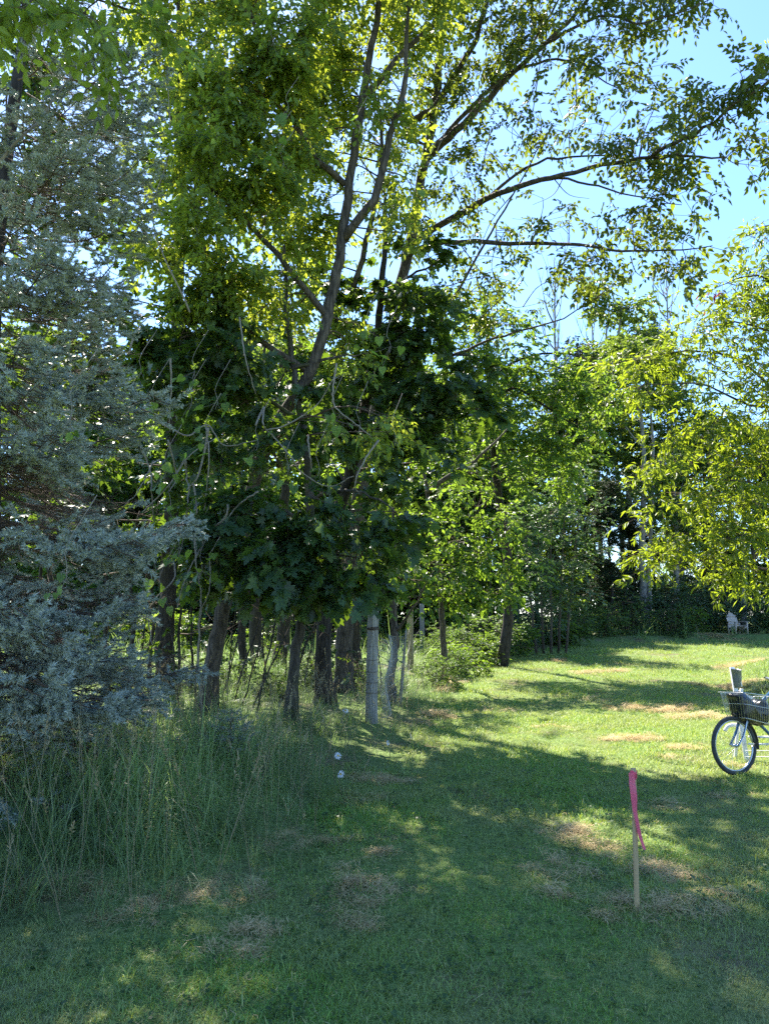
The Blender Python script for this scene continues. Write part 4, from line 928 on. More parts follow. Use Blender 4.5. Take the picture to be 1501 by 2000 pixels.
# pale dead branches hanging in front of the spruce
T = Tree('dead_branches', 'pale bare dead branches poking out in front of the silvery spruce boughs', 'branch', np.array([-3.9, 5.2, float(ground_z(-3.9, 5.2))]), M['twig_pale'], M['vine'], M['twig_pale'])
T.limb(np.concatenate([[[-3.9, 5.2, -.05]], [[-3.8, 5.25, 1.5]], pp((-250, 800, 5.4), (-80, 430, 5.5), (-10, 330, 5.6), (70, 240, 5.7), (125, 165, 5.8), (175, 95, 5.9))]), .035, .006, 40, 'stem', 7, .008)
T.limb(pp((-110, 620, 5.5), (-20, 530, 5.6), (25, 480, 5.7), (45, 452, 5.7)), .012, .004, 12)
T.limb(pp((-70, 420, 5.5), (0, 388, 5.6), (60, 372, 5.7), (85, 360, 5.7)), .008, .003, 12)
for a in [((70, 240), (55, 215), (52, 190)), ((70, 240), (90, 225), (98, 218)), ((40, 275), (10, 240), (-10, 225)), ((125, 165), (148, 145), (152, 130)), ((25, 480), (10, 460), (-20, 465)), ((30, 470), (60, 490), (78, 500)), ((90, 205), (80, 190))]:
    T.twig(pp(*[(u, v, 5.7) for u, v in a]), .004, .0015, 6, 4)
T.finish([])

# ------------------------------------------------------------------ grape vine hanging off the fence row
T = Tree('grape_vine', 'pale hanging vine stems with a few green leaves before the dark maple', 'vine', gpt(420, 9.2), M['twig_pale'], M['vine'], M['twig_pale'])
vl = [((405, 835), (402, 880), (388, 930), (368, 955), (367, 1000), (362, 1035), (350, 1090)), ((362, 900), (365, 930), (368, 955)), ((275, 870), (292, 920), (296, 960), (298, 1020)), ((380, 945), (382, 1010), (378, 1080), (392, 1170), (385, 1230)), ((402, 830), (408, 900), (400, 970), (392, 1060)), ((443, 985), (437, 1010), (410, 1040), (390, 1075), (360, 1130), (345, 1190)), ((500, 960), (480, 975), (455, 1000), (430, 1050), (410, 1080)), ((340, 1100), (338, 1130), (305, 1170), (290, 1200), (298, 1260)), ((410, 1085), (408, 1150), (395, 1190)), ((300, 820), (340, 840), (370, 850), (405, 830), (440, 870), (500, 860)), ((500, 830), (515, 795), (512, 830), (530, 850), (570, 895), (590, 920), (640, 950), (690, 930)), ((740, 860), (710, 900), (690, 945), (700, 965)), ((655, 710), (650, 770), (660, 800), (700, 830), (720, 850)), ((520, 840), (560, 830), (620, 790), (650, 740)), ((600, 850), (605, 890), (610, 920)), ((280, 1000), (330, 950), (370, 890), (420, 855)), ((300, 900), (270, 960), (240, 990)), ((330, 860), (345, 930), (330, 960)), ((250, 690), (270, 640), (300, 610)), ((330, 700), (335, 760), (330, 830)), ((315, 1290), (310, 1320), (300, 1380)), ((370, 610), (300, 430), (330, 300), (330, 130)), ((470, 620), (480, 700), (500, 770))]
for n_, a in enumerate(vl):
    T.limb(pp(*[(u + rng.normal(0, 1.5), v, 8.75 + rng.uniform(-.2, .2)) for u, v in a]), rng.uniform(.008, .014), .005, 6 + 4 * len(a), 'stem', 6, .0035)
T.limb(np.concatenate([gpt(395, 9.0, -.05)[None], pp((388, 1280, 8.9), (392, 1170, 8.8))]), .014, .01, 12, 'stem', 6, .01)
for (u, v, n_) in [(320, 935, 7), (328, 1000, 3), (400, 870, 5), (375, 740, 5), (390, 1130, 6), (345, 1085, 4), (380, 1095, 5), (130, 830, 4), (120, 1150, 4), (310, 1175, 3), (300, 1140, 3), (650, 830, 3), (700, 845, 3), (770, 870, 4), (500, 880, 3), (560, 930, 3), (620, 930, 3), (270, 740, 3), (295, 800, 4), (370, 800, 4), (420, 800, 3), (545, 290, 7), (560, 220, 6), (530, 90, 4), (550, 330, 5), (380, 120, 4), (245, 100, 3), (860, 330, 4), (840, 350, 3), (700, 260, 3), (760, 690, 5), (720, 660, 4), (290, 120, 4)]:
    Y = 8.55 if u > 250 else 5.3
    c = np.array([pt(u, v, Y)]); p = c + rng.normal(0, .09, (n_, 3)); D = rng.normal(0, .5, (n_, 3)) + [0, -.3, -.7]
    T.tw.tube(spline(np.array([c[0] + [.1, .3, .7], c[0] + [-.03, .12, .3], c[0] + [.02, .05, .12], c[0]]), 9) - T.base, np.linspace(.004, .002, 9), 4, 0, False)
    for q in p: T.tw.tube(np.array([c[0] + [.01, .05, .1], (c[0] + q) / 2 + [0, 0, .03], q]) - T.base, .0013, 3, 0, False)
    T.add(p, D, np.zeros(n_, int), rng.uniform(.55, 1.05, n_) * (1.0 if Y > 8 else .6), .6)
heart = {'raw': scatter([LEAF_HEART], np.zeros((1, 3)), np.eye(3)[None], np.array([.13]), np.zeros(1, int)), 'twig': spray([LEAF_HEART], 1, .04)['twig'], 'O': np.zeros((1, 3)), 'R': np.eye(3)[None], 'S': np.array([.13]), 'idx': np.array([0]), 'leaves': [LEAF_HEART]}
T.finish([heart], 300)
# ------------------------------------------------------------------ middle distance: bright young trees along the clearing
T = Tree('elm_tree', 'bright green young tree hanging over the fence posts at the edge of the clearing', 'tree', gpt(868, 17.5), M['bark'], M['elm'], M['twig'])
T.limb(trunk_from((868, 17.5), (862, 1180, 17.4), (850, 1060, 17.3), (833, 960, 17.2), (820, 860, 17.2), (815, 760, 17.2)), .08, .02, 26, 'trunk', 9)
T.limb(pp((833, 962, 17.2), (880, 925, 16.9), (940, 890, 16.6), (1000, 827, 16.4)), .06, .015, 14)
T.limb(pp((852, 1080, 17.3), (900, 1060, 16.8), (960, 1050, 16.3)), .035, .01, 12)
T.limb(pp((848, 1040, 17.3), (800, 1080, 16.4), (770, 1120, 15.8)), .03, .01, 12)
clumps(T, [(800, 1010, 16.2, 60, 45, .8), (870, 1050, 16, 65, 45, .8), (900, 1120, 15.8, 75, 35, .8), (810, 1120, 15.2, 60, 35, .7), (860, 1165, 15.4, 60, 22, .6), (950, 1090, 16, 60, 40, .8), (985, 1150, 16, 50, 25, .6), (930, 980, 16.4, 60, 40, .8, .8), (760, 1140, 15, 40, 22, .5), (1000, 1020, 16.4, 50, 40, .7, .7), (860, 960, 16.6, 50, 35, .7, .6), (930, 1165, 15.6, 50, 18, .5), (810, 1170, 14.8, 40, 18, .4), (1030, 1100, 16.4, 40, 35, .6, .7)], 4, 24, droop=.3)
T.finish(SP_OVAL, 300)
T = Tree('elm_tree', 'yellow green tree with dark limbs arching out, middle of the wood edge', 'tree', gpt(985, 22), M['bark_dark'], M['elm'], M['twig'])
T.limb(trunk_from((980, 22), (995, 1175, 22), (985, 1050, 22), (965, 900, 22), (955, 760, 22), (950, 640, 22), (930, 540, 22)), .17, .03, 30, 'trunk', 10)
T.limb(pp((955, 790, 22), (1000, 758, 21.6), (1060, 790, 21.2), (1110, 825, 20.8), (1160, 842, 20.5)), .05, .012, 14)
T.limb(pp((958, 740, 22), (1020, 700, 21.5), (1100, 690, 21), (1190, 720, 20.6)), .05, .012, 14)
T.limb(pp((966, 880, 22), (1030, 880, 21.5), (1090, 890, 21)), .04, .012, 12)
T.limb(pp((950, 640, 22), (880, 640, 21.8), (820, 600, 21.6)), .04, .012, 12)
clumps(T, [(1000, 690, 21.4, 70, 45, 1), (940, 650, 21.4, 70, 45, 1), (880, 690, 21.4, 60, 45, 1, .9), (1070, 720, 21, 70, 40, 1), (1000, 780, 21, 70, 40, 1, .9), (1080, 785, 20.8, 60, 35, .8, .9), (940, 830, 21.2, 70, 45, 1), (1100, 850, 20.8, 60, 35, .8, .9), (1040, 880, 20.8, 70, 40, .9, .9), (1150, 745, 20.6, 60, 35, .8, 1.0), (960, 590, 21.8, 60, 35, .9, .6), (880, 600, 21.8, 60, 45, .9, .6), (850, 880, 21.4, 60, 45, .9, .7), (1160, 830, 20.6, 35, 22, .6, .8), (1000, 930, 21, 70, 40, .9, .8), (900, 920, 21.2, 60, 40, .9, .7), (1100, 930, 21, 60, 35, .8, .7), (820, 640, 21.8, 60, 40, .9, .6), (1010, 620, 21.6, 50, 25, .7, .6), (880, 800, 21.4, 60, 45, .9, .8), (950, 730, 21.3, 60, 40, .9, .9), (1040, 830, 21, 60, 40, .9), (1130, 900, 20.8, 45, 30, .7, .8), (1180, 770, 20.6, 40, 30, .7, .8)], 4, 14, droop=.25, size=1.15)
T.finish(SP_KITE, 0)
T = Tree('dogwood_shrub', 'tall grey green shrub of small leaves at the wood edge left of the dark hollow', 'shrub', gpt(1075, 27), M['bark'], M['blueleaf'], M['twig'])
for k in range(5):
    u0 = 1075 + (k - 2) * 14
    T.limb(trunk_from((u0, 27 + rng.uniform(-.4, .4)), (u0 + (k - 2) * 6, 1150, 26.8), (1075 + (k - 2) * 26, 1020, 26.6), (1080 + (k - 2) * 34, 930, 26.4)), .05, .012, 14, 'stem', 7)
clumps(T, [(1085, 1000, 26, 80, 60, 1.2), (1060, 1090, 25.6, 70, 50, 1.1), (1135, 1080, 25.8, 50, 55, 1), (1120, 970, 26, 60, 50, 1, .9), (1140, 1150, 25.8, 45, 30, .8), (1060, 1160, 25.6, 60, 30, .8, .8), (1100, 910, 26.2, 60, 35, .9, .7), (1030, 1040, 25.8, 45, 50, .9), (1160, 1010, 26.2, 30, 40, .7, .7), (1090, 1130, 25.4, 60, 35, .8)], 4, 9, droop=.1, size=1.15)
T.finish(SP_KITE_S, 0)

# leafy tree closing the clearing on the right, its trunk outside the frame
T = Tree('walnut_tree', 'large yellow green tree with drooping narrow leaves closing the clearing by the bicycle', 'tree', gpt(1690, 17), M['bark'], M['yellow'], M['twig'])
T.limb(trunk_from((1690, 17), (1680, 1100, 17), (1660, 900, 17), (1640, 700, 17), (1620, 500, 17), (1590, 330, 17), (1580, 150, 17)), .2, .03, 36, 'trunk', 10)
for a in [((1662, 920, 17), (1560, 850, 16.5), (1483, 732, 16), (1400, 690, 15.8), (1300, 690, 15.6), (1200, 710, 15.5)), ((1655, 850, 17), (1560, 800, 16), (1460, 790, 15.4), (1380, 755, 15.2), (1260, 750, 15)), ((1670, 1000, 17), (1560, 960, 16), (1450, 940, 15.2), (1330, 930, 14.8)), ((1672, 1050, 17), (1580, 1040, 16.2), (1470, 1040, 15.6), (1400, 1010, 15.3), (1340, 960, 15.2)), ((1635, 660, 17), (1560, 600, 16.4), (1480, 540, 16), (1400, 560, 15.6)), ((1620, 520, 17), (1560, 470, 16.6), (1500, 440, 16.2), (1460, 460, 16)), ((1675, 1080, 17), (1580, 1120, 16), (1480, 1110, 15.2), (1400, 1090, 14.8), (1290, 1110, 14.6)), ((1640, 700, 17), (1540, 660, 16.4), (1440, 630, 16), (1360, 640, 15.8))]:
    T.limb(pp(*a), .05, .008, 18)
clumps(T, [(1475, 465, 16, 30, 22, .5, 1.3), (1490, 520, 16, 40, 25, .5, 1.3), (1440, 560, 15.7, 50, 18, .5, 1.2), (1500, 470, 16, 30, 40, .6, 1.0), (1485, 590, 15.8, 50, 30, .7), (1410, 615, 15.6, 55, 28, .7), (1350, 650, 15.6, 55, 28, .7), (1450, 660, 15.4, 60, 35, .8), (1380, 700, 15.4, 60, 30, .7), (1300, 690, 15.4, 55, 25, .7), (1230, 705, 15.4, 55, 22, .6), (1165, 715, 15.4, 40, 18, .5, .8), (1480, 730, 15.4, 50, 40, .8), (1420, 750, 15.2, 55, 30, .7, .7), (1330, 755, 15.2, 45, 20, .5, .45), (1250, 760, 15.2, 50, 22, .5, .6), (1470, 810, 15.2, 55, 40, .8), (1390, 830, 15, 55, 35, .7, .9), (1310, 840, 15, 40, 30, .6, .6), (1270, 900, 14.8, 45, 28, .6, .8), (1350, 900, 14.8, 60, 35, .7), (1440, 890, 14.8, 65, 40, .8), (1495, 900, 15, 50, 60, .8), (1400, 970, 14.8, 65, 35, .8), (1310, 970, 14.7, 55, 25, .6, .8), (1250, 1010, 14.7, 35, 14, .4, .8), (1470, 980, 14.8, 55, 50, .8), (1330, 1040, 14.7, 60, 25, .6), (1420, 1050, 14.7, 65, 35, .7), (1490, 1070, 14.8, 45, 40, .7), (1290, 1080, 14.6, 55, 16, .5), (1370, 1100, 14.6, 65, 22, .6), (1450, 1120, 14.7, 55, 22, .6), (1270, 1120, 14.6, 40, 9, .3, .8), (1400, 1140, 14.7, 50, 12, .4, .7), (1495, 1150, 14.8, 30, 20, .4), (1560, 600, 16, 80, 90, 1.0, .8), (1570, 800, 15.6, 80, 100, 1, .8), (1570, 1000, 15.4, 80, 90, 1, .8), (1650, 420, 16.8, 100, 110, 1.4, .6), (1590, 260, 16.9, 110, 90, 1.3, .6), (1610, 90, 17, 100, 90, 1.2, .5), (1700, 700, 17.5, 110, 140, 1.6, .6)], 4, 25, droop=.3, roll=.8)
T.add(np.array([pt(1385 + rng.normal(0, 22), 580 + rng.normal(0, 10), 15.7) for _ in range(1)]), np.array([[-1.0, 0, -.3]]), np.zeros(1, int), np.ones(1))
wal = T.finish(SP_WAL, 300)
mb = MB(); k = 46; O = np.array([pt(1388 + rng.normal(0, 16), 578 + rng.normal(0, 10), 15.7) for _ in range(k)]) - T.base
mb.merge(scatter([LEAFLET_N], O, frames(rng.normal(0, 1, (k, 3)) + [0, 0, -.9]), rng.uniform(.09, .14, k), np.zeros(k, int)))
o = link('red_leaves', mb.mesh('red_leaves', M['red'], False), wal); o['kind'] = 'stuff'; o['label'] = 'small cluster of dark red leaves'

# ------------------------------------------------------------------ far wood: prototypes, then copies
def forest_proto(h, crown_z, rad, leafm, bark, dens, prot, r0, name, label, twin=False, kind='ball', sz=1.0):
    Tq = Tree(name, label, 'tree', np.zeros(3), bark, leafm, M['twig'], 'trees of the far wood')
    P = [np.array([rng.normal(0, .12) if t else 0, rng.normal(0, .12) if t else 0, t * h * .95 - (.1 if t == 0 else 0)]) for t in (0, .2, .4, .6, .8, 1)]
    Tq.limb(P, r0, .03, 30, 'trunk', 9, .02, .85, .3)
    if twin: Tq.limb([P[0] + [.25, .1, 0]] + [p + [.35 + .3 * i * .3, .1, 0] for i, p in enumerate(P[1:], 1)], r0 * .7, .03, 26, 'trunk', 8, .02)
    for k in range(9):
        zf = rng.uniform(crown_z / h, .85); a = rng.uniform(0, 2 * pi); c = np.array([np.interp(zf, (0, .2, .4, .6, .8, 1), [p[j] for p in P]) for j in range(3)])
        Lq = rad * rng.uniform(.5, .9); Tq.limb([c, c + np.array([cos(a), sin(a), .6]) * Lq * .5, c + np.array([cos(a), sin(a), .75]) * Lq], r0 * .35, .012, 9, 'limb', 6)
    n = int(16 + h)
    for k in range(n):
        zf = rng.uniform(0, 1); zc = crown_z + (h - crown_z) * zf
        rr = rad * (1 - abs(zf - .4) ** 1.6 * 1.5 if kind == 'ball' else (1 - zf) * .95 + .06); rr = max(.25, rr)
        a = rng.uniform(0, 2 * pi); q = np.sqrt(rng.uniform(.15, 1)) * rr
        Tq.clump(np.array([q * cos(a), q * sin(a), zc]), np.array([1.0, 1.0, .55]) * rng.uniform(.6, 1.15) * (.45 + rad * .22), int(1.5 * dens * rng.uniform(.7, 1.3)), 4, sz, branches=5, droop=.2)
    Tq.finish(prot); return Tq.root
F1 = forest_proto(13, 2.2, 2.9, M['far'], M['bark'], 60, SP_FAR, .17, 'woodland_tree', 'far leafy tree rising behind the fence row beyond the meadow')
F2 = forest_proto(16, 5.5, 2.6, M['far'], M['bark_pale'], 42, SP_FAR, .2, 'woodland_tree', 'tall thin woodland tree with twin grey trunks in the far corner of the clearing', True)
F3 = forest_proto(10, 1.2, 2.6, M['elm'], M['bark'], 60, SP_FAR, .14, 'woodland_tree', 'low bright leafy tree at the far side of the meadow behind the fence row')
F4 = forest_proto(14, .3, 2.0, M['cedar'], M['bark_dark'], 90, SP_KITE_S, .16, 'cedar_tree', 'dark evergreen filling the shaded hollow at the back of the clearing', False, 'cone', 1.5)
def bare_proto():
    Tq = Tree('dead_tree', 'bare dead treetop of thin upright twigs against the sky above the wood', 'tree', np.zeros(3), M['bark_pale'], M['far'], M['bark_pale'], 'bare treetops of the far wood')
    Tq.limb([[0, 0, -.1], [.1, 0, 6], [0, .1, 12], [.1, 0, 19]], .16, .02, 24, 'trunk', 8, .03)
    for k in range(46):
        z0 = rng.uniform(7, 18); a = rng.uniform(0, 2 * pi); L = rng.uniform(1.2, 3.4) * (1 - (z0 - 7) / 22)
        c = np.array([.05, .05, z0]); d = np.array([cos(a) * .45, sin(a) * .45, 1.0])
        Q = Tq.twig([c, c + d * L * .4 + [cos(a) * .2, sin(a) * .2, 0], c + d * L], .03, .008, 7, 4)
        for j in range(5):
            q = Q[rng.integers(2, 7)]; b = rng.uniform(0, 6.28); l = rng.uniform(.4, 1.1)
            Tq.twig([q, q + np.array([cos(b) * .3, sin(b) * .3, .9]) * l], .012, .005, 3, 3)
    Tq.finish([]); return Tq.root
F5 = bare_proto()
def place(rt, u, Y, sc, rz, label=None, first=False, hs=1.0):
    o = rt if first else copy_tree(rt, label)
    if label: o['label'] = label
    p = gpt(u, Y, -.05); o.location = tuple(p); o.rotation_euler = (0, 0, rz); o.scale = (sc, sc, sc * hs); return o
# far side of the meadow, behind the fence row
place(F1, 40, 34, 1.0, .3, 'leafy tree beyond the meadow, seen through the gaps of the spruce', True)
place(F3, 200, 31, 1.0, 1.3, 'bright leafy tree beyond the meadow behind the edge of the spruce', True)
for i, (u, Y, s, rt, lb) in enumerate([(-150, 36, 1.0, F3, 'far tree behind the spruce, out past the picture edge'), (330, 37, 1.05, F1, 'far leafy tree across the meadow behind the dim maple trunk'), (440, 31, .95, F3, 'low bright tree across the meadow just behind the leaning trunk'), (560, 36, 1.1, F1, 'far leafy tree across the meadow behind the slim maple'), (640, 31, .85, F3, 'low bright tree across the meadow behind the thick straight maple'), (730, 36, 1.0, F1, 'far leafy tree across the meadow behind the fence post'), (800, 31, .8, F3, 'low bright tree across the meadow behind the tan fence post'), (-300, 33, 1.0, F1, 'far tree well past the picture edge beyond the spruce'), (130, 40, 1.2, F1, 'tall far tree in the second row behind the spruce trunk'), (480, 42, 1.25, F1, 'tall far tree in the second row behind the upright small trunk'), (680, 43, 1.2, F1, 'tall far tree in the second row behind the shaded trunk by the post'),
        (380, 29, .7, F3, 'small bright tree at the meadow edge behind the sapling poles'), (120, 29, .75, F3, 'small bright tree at the meadow edge behind the lower spruce boughs'), (520, 28, .62, F3, 'small bright tree at the meadow edge behind the leaning saplings'), (710, 28.5, .6, F3, 'small bright tree at the meadow edge behind the woven wire'), (265, 33, .9, F3, 'bright tree across the meadow behind the hanging vine'), (30, 44, 1.3, F1, 'tall far tree in the second row at the spruce side'), (320, 46, 1.3, F1, 'tall far tree in the second row behind the vine stems'), (590, 47, 1.3, F1, 'tall far tree in the second row behind the fork of the leaning tree'), (800, 46, 1.25, F1, 'tall far tree in the second row behind the ash trunk')]):
    place(rt, u, Y, s, i * 1.7, lb)
for i, (u, Y, s, rt, lb) in enumerate([
    (880, 36, .95, F1, 'far leafy tree behind the arching yellow green tree'), (850, 29, .6, F3, 'small bright tree closing the gap behind the tan fence post'), (910, 30, .7, F3, 'small bright tree closing the gap behind the bright young tree'), (960, 33, .8, F3, 'low leafy tree behind the leaning dark trunk'), (960, 40, 1.0, F1, 'far leafy tree deep behind the middle of the wood edge'), (1050, 37, .85, F3, 'low leafy tree just behind the grey green shrub'),
    (1120, 44, 1.05, F1, 'far round topped tree above the dark hollow'), (1390, 46, .95, F1, 'far leafy tree behind the drooping walnut leaves'), (1480, 43, .9, F1, 'far leafy tree above the wooden chair'), (1590, 42, 1.0, F3, 'far tree off beyond the chair at the picture edge'), (1700, 44, 1.1, F1, 'far tree past the end of the wood edge'),
    (1330, 52, .8, F3, 'small hazy leafy tree low between the grey trunks')]):
    place(rt, u, Y, s, i * 2.1 + .5, lb)
place(F2, 1262, 39, 1.0, .2, None, True)
place(F2, 1235, 47, 1.38, 2.0, 'tall thin tree with an airy round top standing clear above the wood')
place(F2, 1325, 41, .85, 1.1, 'slim pair of grey trunks between the corner trees and the chair')
place(F2, 1012, 30, .62, 2.6, 'pale leaning trunks showing through the leaves behind the grey green shrub').rotation_euler = (0, .16, 2.6)
place(F4, 1195, 37, .62, 0, None, True, .85)
place(F4, 1140, 46, 1.25, 1.0, 'dark evergreen with pointed top standing behind the hollow')
place(F4, 1235, 42, .5, 2.0, 'smaller dark evergreen behind the twin grey trunks')
place(F4, 1390, 44, .55, 2.0, 'low dark evergreen in the shade left of the chair')
place(F4, 1500, 45, .55, 3.0, 'low dark evergreen in the shade behind the chair')
place(F4, 1010, 39, .6, 1.2, 'dark evergreen low behind the arching yellow green tree')
for i, (u, Y, s, lb) in enumerate([(1085, 41, .42, 'low dark evergreen behind the grey green shrub'), (1280, 45, .48, 'low dark evergreen between the corner trunks'), (1335, 47, .5, 'low dark evergreen behind the slim pair of grey trunks'), (1440, 47, .5, 'low dark evergreen straight behind the old wooden chair'), (1560, 44, .5, 'low dark evergreen beyond the chair, out past the picture edge'), (1165, 48, .7, 'dark evergreen deep at the back of the hollow'), (1240, 50, .6, 'dark evergreen in the last row behind the twin trunks'), (1390, 51, .6, 'dark evergreen in the last row between trunks and chair')]):
    place(F4, u, Y, s, i * 1.3, lb)
place(F5, 1100, 45, 1.2, 0, None, True)
place(F5, 1335, 46, 1.22, 1.0, 'bare upright twigs above the walnut tree, tallest of the dead treetops')
place(F5, 1180, 50, 1.2, 2.0, 'bare thin treetop beside the airy round tree')
T = Tree('woodland_tree', 'slim grey trunk close behind the old wooden chair', 'tree', gpt(1453, 38), M['bark_pale'], M['elm'], M['twig'])
T.limb(trunk_from((1453, 38), (1451, 1160, 38), (1452, 1050, 38), (1445, 900, 38)), .15, .06, 18, 'trunk', 10)
clumps(T, [(1450, 960, 37.5, 60, 40, 1.4, .8), (1420, 1050, 37, 50, 30, 1.2, .7), (1490, 1040, 37, 40, 30, 1.2, .7)], 4, 4, size=1.4)
T.finish(SP_KITE)

# undergrowth shrubs along the wood edge
def shrub_proto(leafm, dens, prot, name, label, w=1.0, h=1.5, sz=1.0):
    Tq = Tree(name, label, 'shrub', np.zeros(3), M['bark'], leafm, M['twig'], 'undergrowth along the wood edge')
    for k in range(6):
        a = k * 1.05 + rng.normal(0, .2); Tq.limb([[.05 * cos(a), .05 * sin(a), -.05], [.3 * w * cos(a), .3 * w * sin(a), h * .45], [.6 * w * cos(a), .6 * w * sin(a), h * .85]], .022, .006, 9, 'stem', 5)
    for k in range(16):
        a = rng.uniform(0, 6.28); q = np.sqrt(rng.uniform(0, 1)) * w * .85; zc = h * rng.uniform(.2, .95) * (1 - .35 * (q / w) ** 2)
        Tq.clump(np.array([q * cos(a), q * sin(a), zc]), np.array([.38, .38, .3]) * w, int(dens), 4, sz, branches=4, droop=.1)
    Tq.finish(prot, crown='foliage'); return Tq.root
S1 = shrub_proto(M['under'], 40, SP_KITE_S, 'bramble_shrub', 'low dark bramble shrub at the foot of the wood edge')
S2 = shrub_proto(M['blueleaf'], 40, SP_KITE_S, 'dogwood_shrub', 'grey green bush at the foot of the wood edge', 1.1, 1.9, 1.1)
S3 = shrub_proto(M['elm'], 34, SP_OVAL, 'leafy_shrub', 'bright leafy bush at the foot of the wood edge', 1.0, 1.5)
used = set()
def sh(rt, u, Y, s, lb):
    f = rt.name not in used; used.add(rt.name); place(rt, u, Y, s, rng.uniform(0, 6), lb, f)
sh(S1, 850, 16.5, .5, 'low dark bramble beside the two far fence posts')
sh(S1, 872, 18.5, .55, 'dark bramble under the bright green young tree')
sh(S1, 905, 22, .8, 'dark bramble right of the bright green young tree')
sh(S1, 955, 24.5, 1.0, 'bramble at the foot of the leaning dark trunk')
sh(S2, 1040, 29, 1.0, 'grey green bush under the tall grey green shrub')
sh(S1, 1110, 31, 1.0, 'bramble in front of the dark hollow, first from the grey green shrub')
sh(S3, 1090, 30, .7, 'bright low bush catching light below the grey green shrub')
sh(S1, 1175, 34, 1.1, 'bramble at the mouth of the dark hollow')
sh(S1, 1225, 35.5, 1.2, 'bramble at the foot of the twin grey trunks')
sh(S2, 1290, 37, 1.25, 'tall grey green bush right of the twin grey trunks')
sh(S1, 1310, 35.2, .95, 'dark rounded bramble where the lawn meets the wood corner')
sh(S3, 1350, 36.6, .9, 'sunlit bush between the corner trunks and the chair')
sh(S2, 1375, 38.5, 1.3, 'tall grey green bush behind the sunlit bush near the chair')
sh(S1, 1410, 40, 1.1, 'dark bush just left of the old wooden chair')
sh(S2, 1485, 38, 1.1, 'blue green bush just right of the old wooden chair')
sh(S1, 1530, 37, 1.1, 'bush beyond the chair at the picture edge')
sh(S2, 1430, 42, 1.4, 'tall bush behind the old wooden chair')
sh(S2, 1340, 43, 1.6, 'tall bush deep between the grey trunks')
sh(S3, 700, 25, .8, 'bright bush in the sunlit meadow behind the fence post')
sh(S3, 520, 23, .8, 'bright bush in the sunlit meadow behind the slim maple')
sh(S3, 380, 24, .9, 'bright bush in the sunlit meadow behind the leaning tree')
sh(S3, 230, 24, .9, 'bright bush in the sunlit meadow behind the spruce edge')
sh(S3, 610, 29, .9, 'bright bush at the far side of the sunlit meadow')
for i, (u, Y, s, lb) in enumerate([(-40, 29, 1.7, 'broad bush at the far meadow side behind the spruce stem'), (70, 30, 1.8, 'broad bush at the far meadow side seen under the spruce boughs'), (160, 28.5, 1.7, 'broad bush at the far meadow side behind the lower spruce twigs'), (245, 30, 1.9, 'broad bush at the far meadow side behind the spruce tips'), (320, 29, 1.7, 'broad bush at the far meadow side behind the dim maple trunk'), (400, 31, 1.9, 'broad bush at the far meadow side behind the leaning trunk'), (465, 29, 1.7, 'broad bush at the far meadow side behind the slim upright trunk'), (550, 31, 1.9, 'broad bush at the far meadow side behind the slim maple stem'), (660, 30, 1.8, 'broad bush at the far meadow side behind the thick maple trunk'), (745, 30, 1.8, 'broad bush at the far meadow side behind the fence post'), (815, 29, 1.6, 'broad bush at the far meadow side behind the two far posts'), (890, 31, 1.7, 'broad bush behind the dark bramble at the clearing edge')]):
    sh(S3 if i % 3 else S2, u, Y, s, lb)
sh(S2, 1195, 41, 2.0, 'tall dense bush deep at the back of the dark hollow')
sh(S2, 1150, 39, 1.7, 'tall dense bush at the hollow beside the grey green shrub')
sh(S1, 1270, 42, 2.0, 'tall dark bush deep behind the twin grey trunks')
sh(S3, 905, 19.5, .6, 'bright low bush under the bright young tree beside the lawn')
sh(S3, 948, 22.5, .7, 'bright low bush at the lawn edge before the leaning dark trunk')
sh(S3, 1000, 26, .75, 'bright low bush at the lawn edge beyond the leaning dark trunk')
sh(S1, 857, 23, .7, 'dark bramble close beside the tan fence post')

for u, Y, s, lb in [(365, 13.5, .4, 'small dark bramble by the sapling poles under the trees'), (450, 14, .4, 'small dark bramble behind the leaning trunk base'), (535, 13, .36, 'small dark bramble just left of the slim maple stem'), (600, 14.5, .42, 'small dark bramble between the slim and thick maples'), (690, 14.5, .4, 'small dark bramble behind the fence post under the trees'), (250, 14, .45, 'small dark bramble under the edge of the spruce')]:
    sh(S1, u, Y, s, lb)
# ------------------------------------------------------------------ fence
def rotz(a):
    return np.array([[cos(a), -sin(a), 0], [sin(a), cos(a), 0], [0, 0, 1]])
fence = root('wire_fence', gpt(726, 11), 'old fence of weathered cedar posts with sagging woven wire beside the trees', 'fence')
FB = np.array(fence.location)
def post(u, Y, h, r, mat, lean=(0, 0), sides=14):
    b = gpt(u, Y); mb = MB(); n = 16; t = np.linspace(-.15, 1, n)
    P = np.stack([lean[0] * t * h, lean[1] * t * h, t * h], -1) + b - FB
    P[1:-1, :2] += rng.normal(0, .004, (n - 2, 2))
    mb.tube(P, r * (1.06 - .10 * t) * (1 + rng.normal(0, .015, n)), sides, 0, True, .05)
    o = link('post', mb.mesh('post', mat), fence); return b, h
pb, ph_ = post(725, 11, 1.56, .083, M['weathered'], (.012, 0))
b2, _ = post(801, 19.5, 1.5, .078, M['weathered_tan'])
b3, _ = post(824, 25.5, 1.5, .08, M['weathered'])
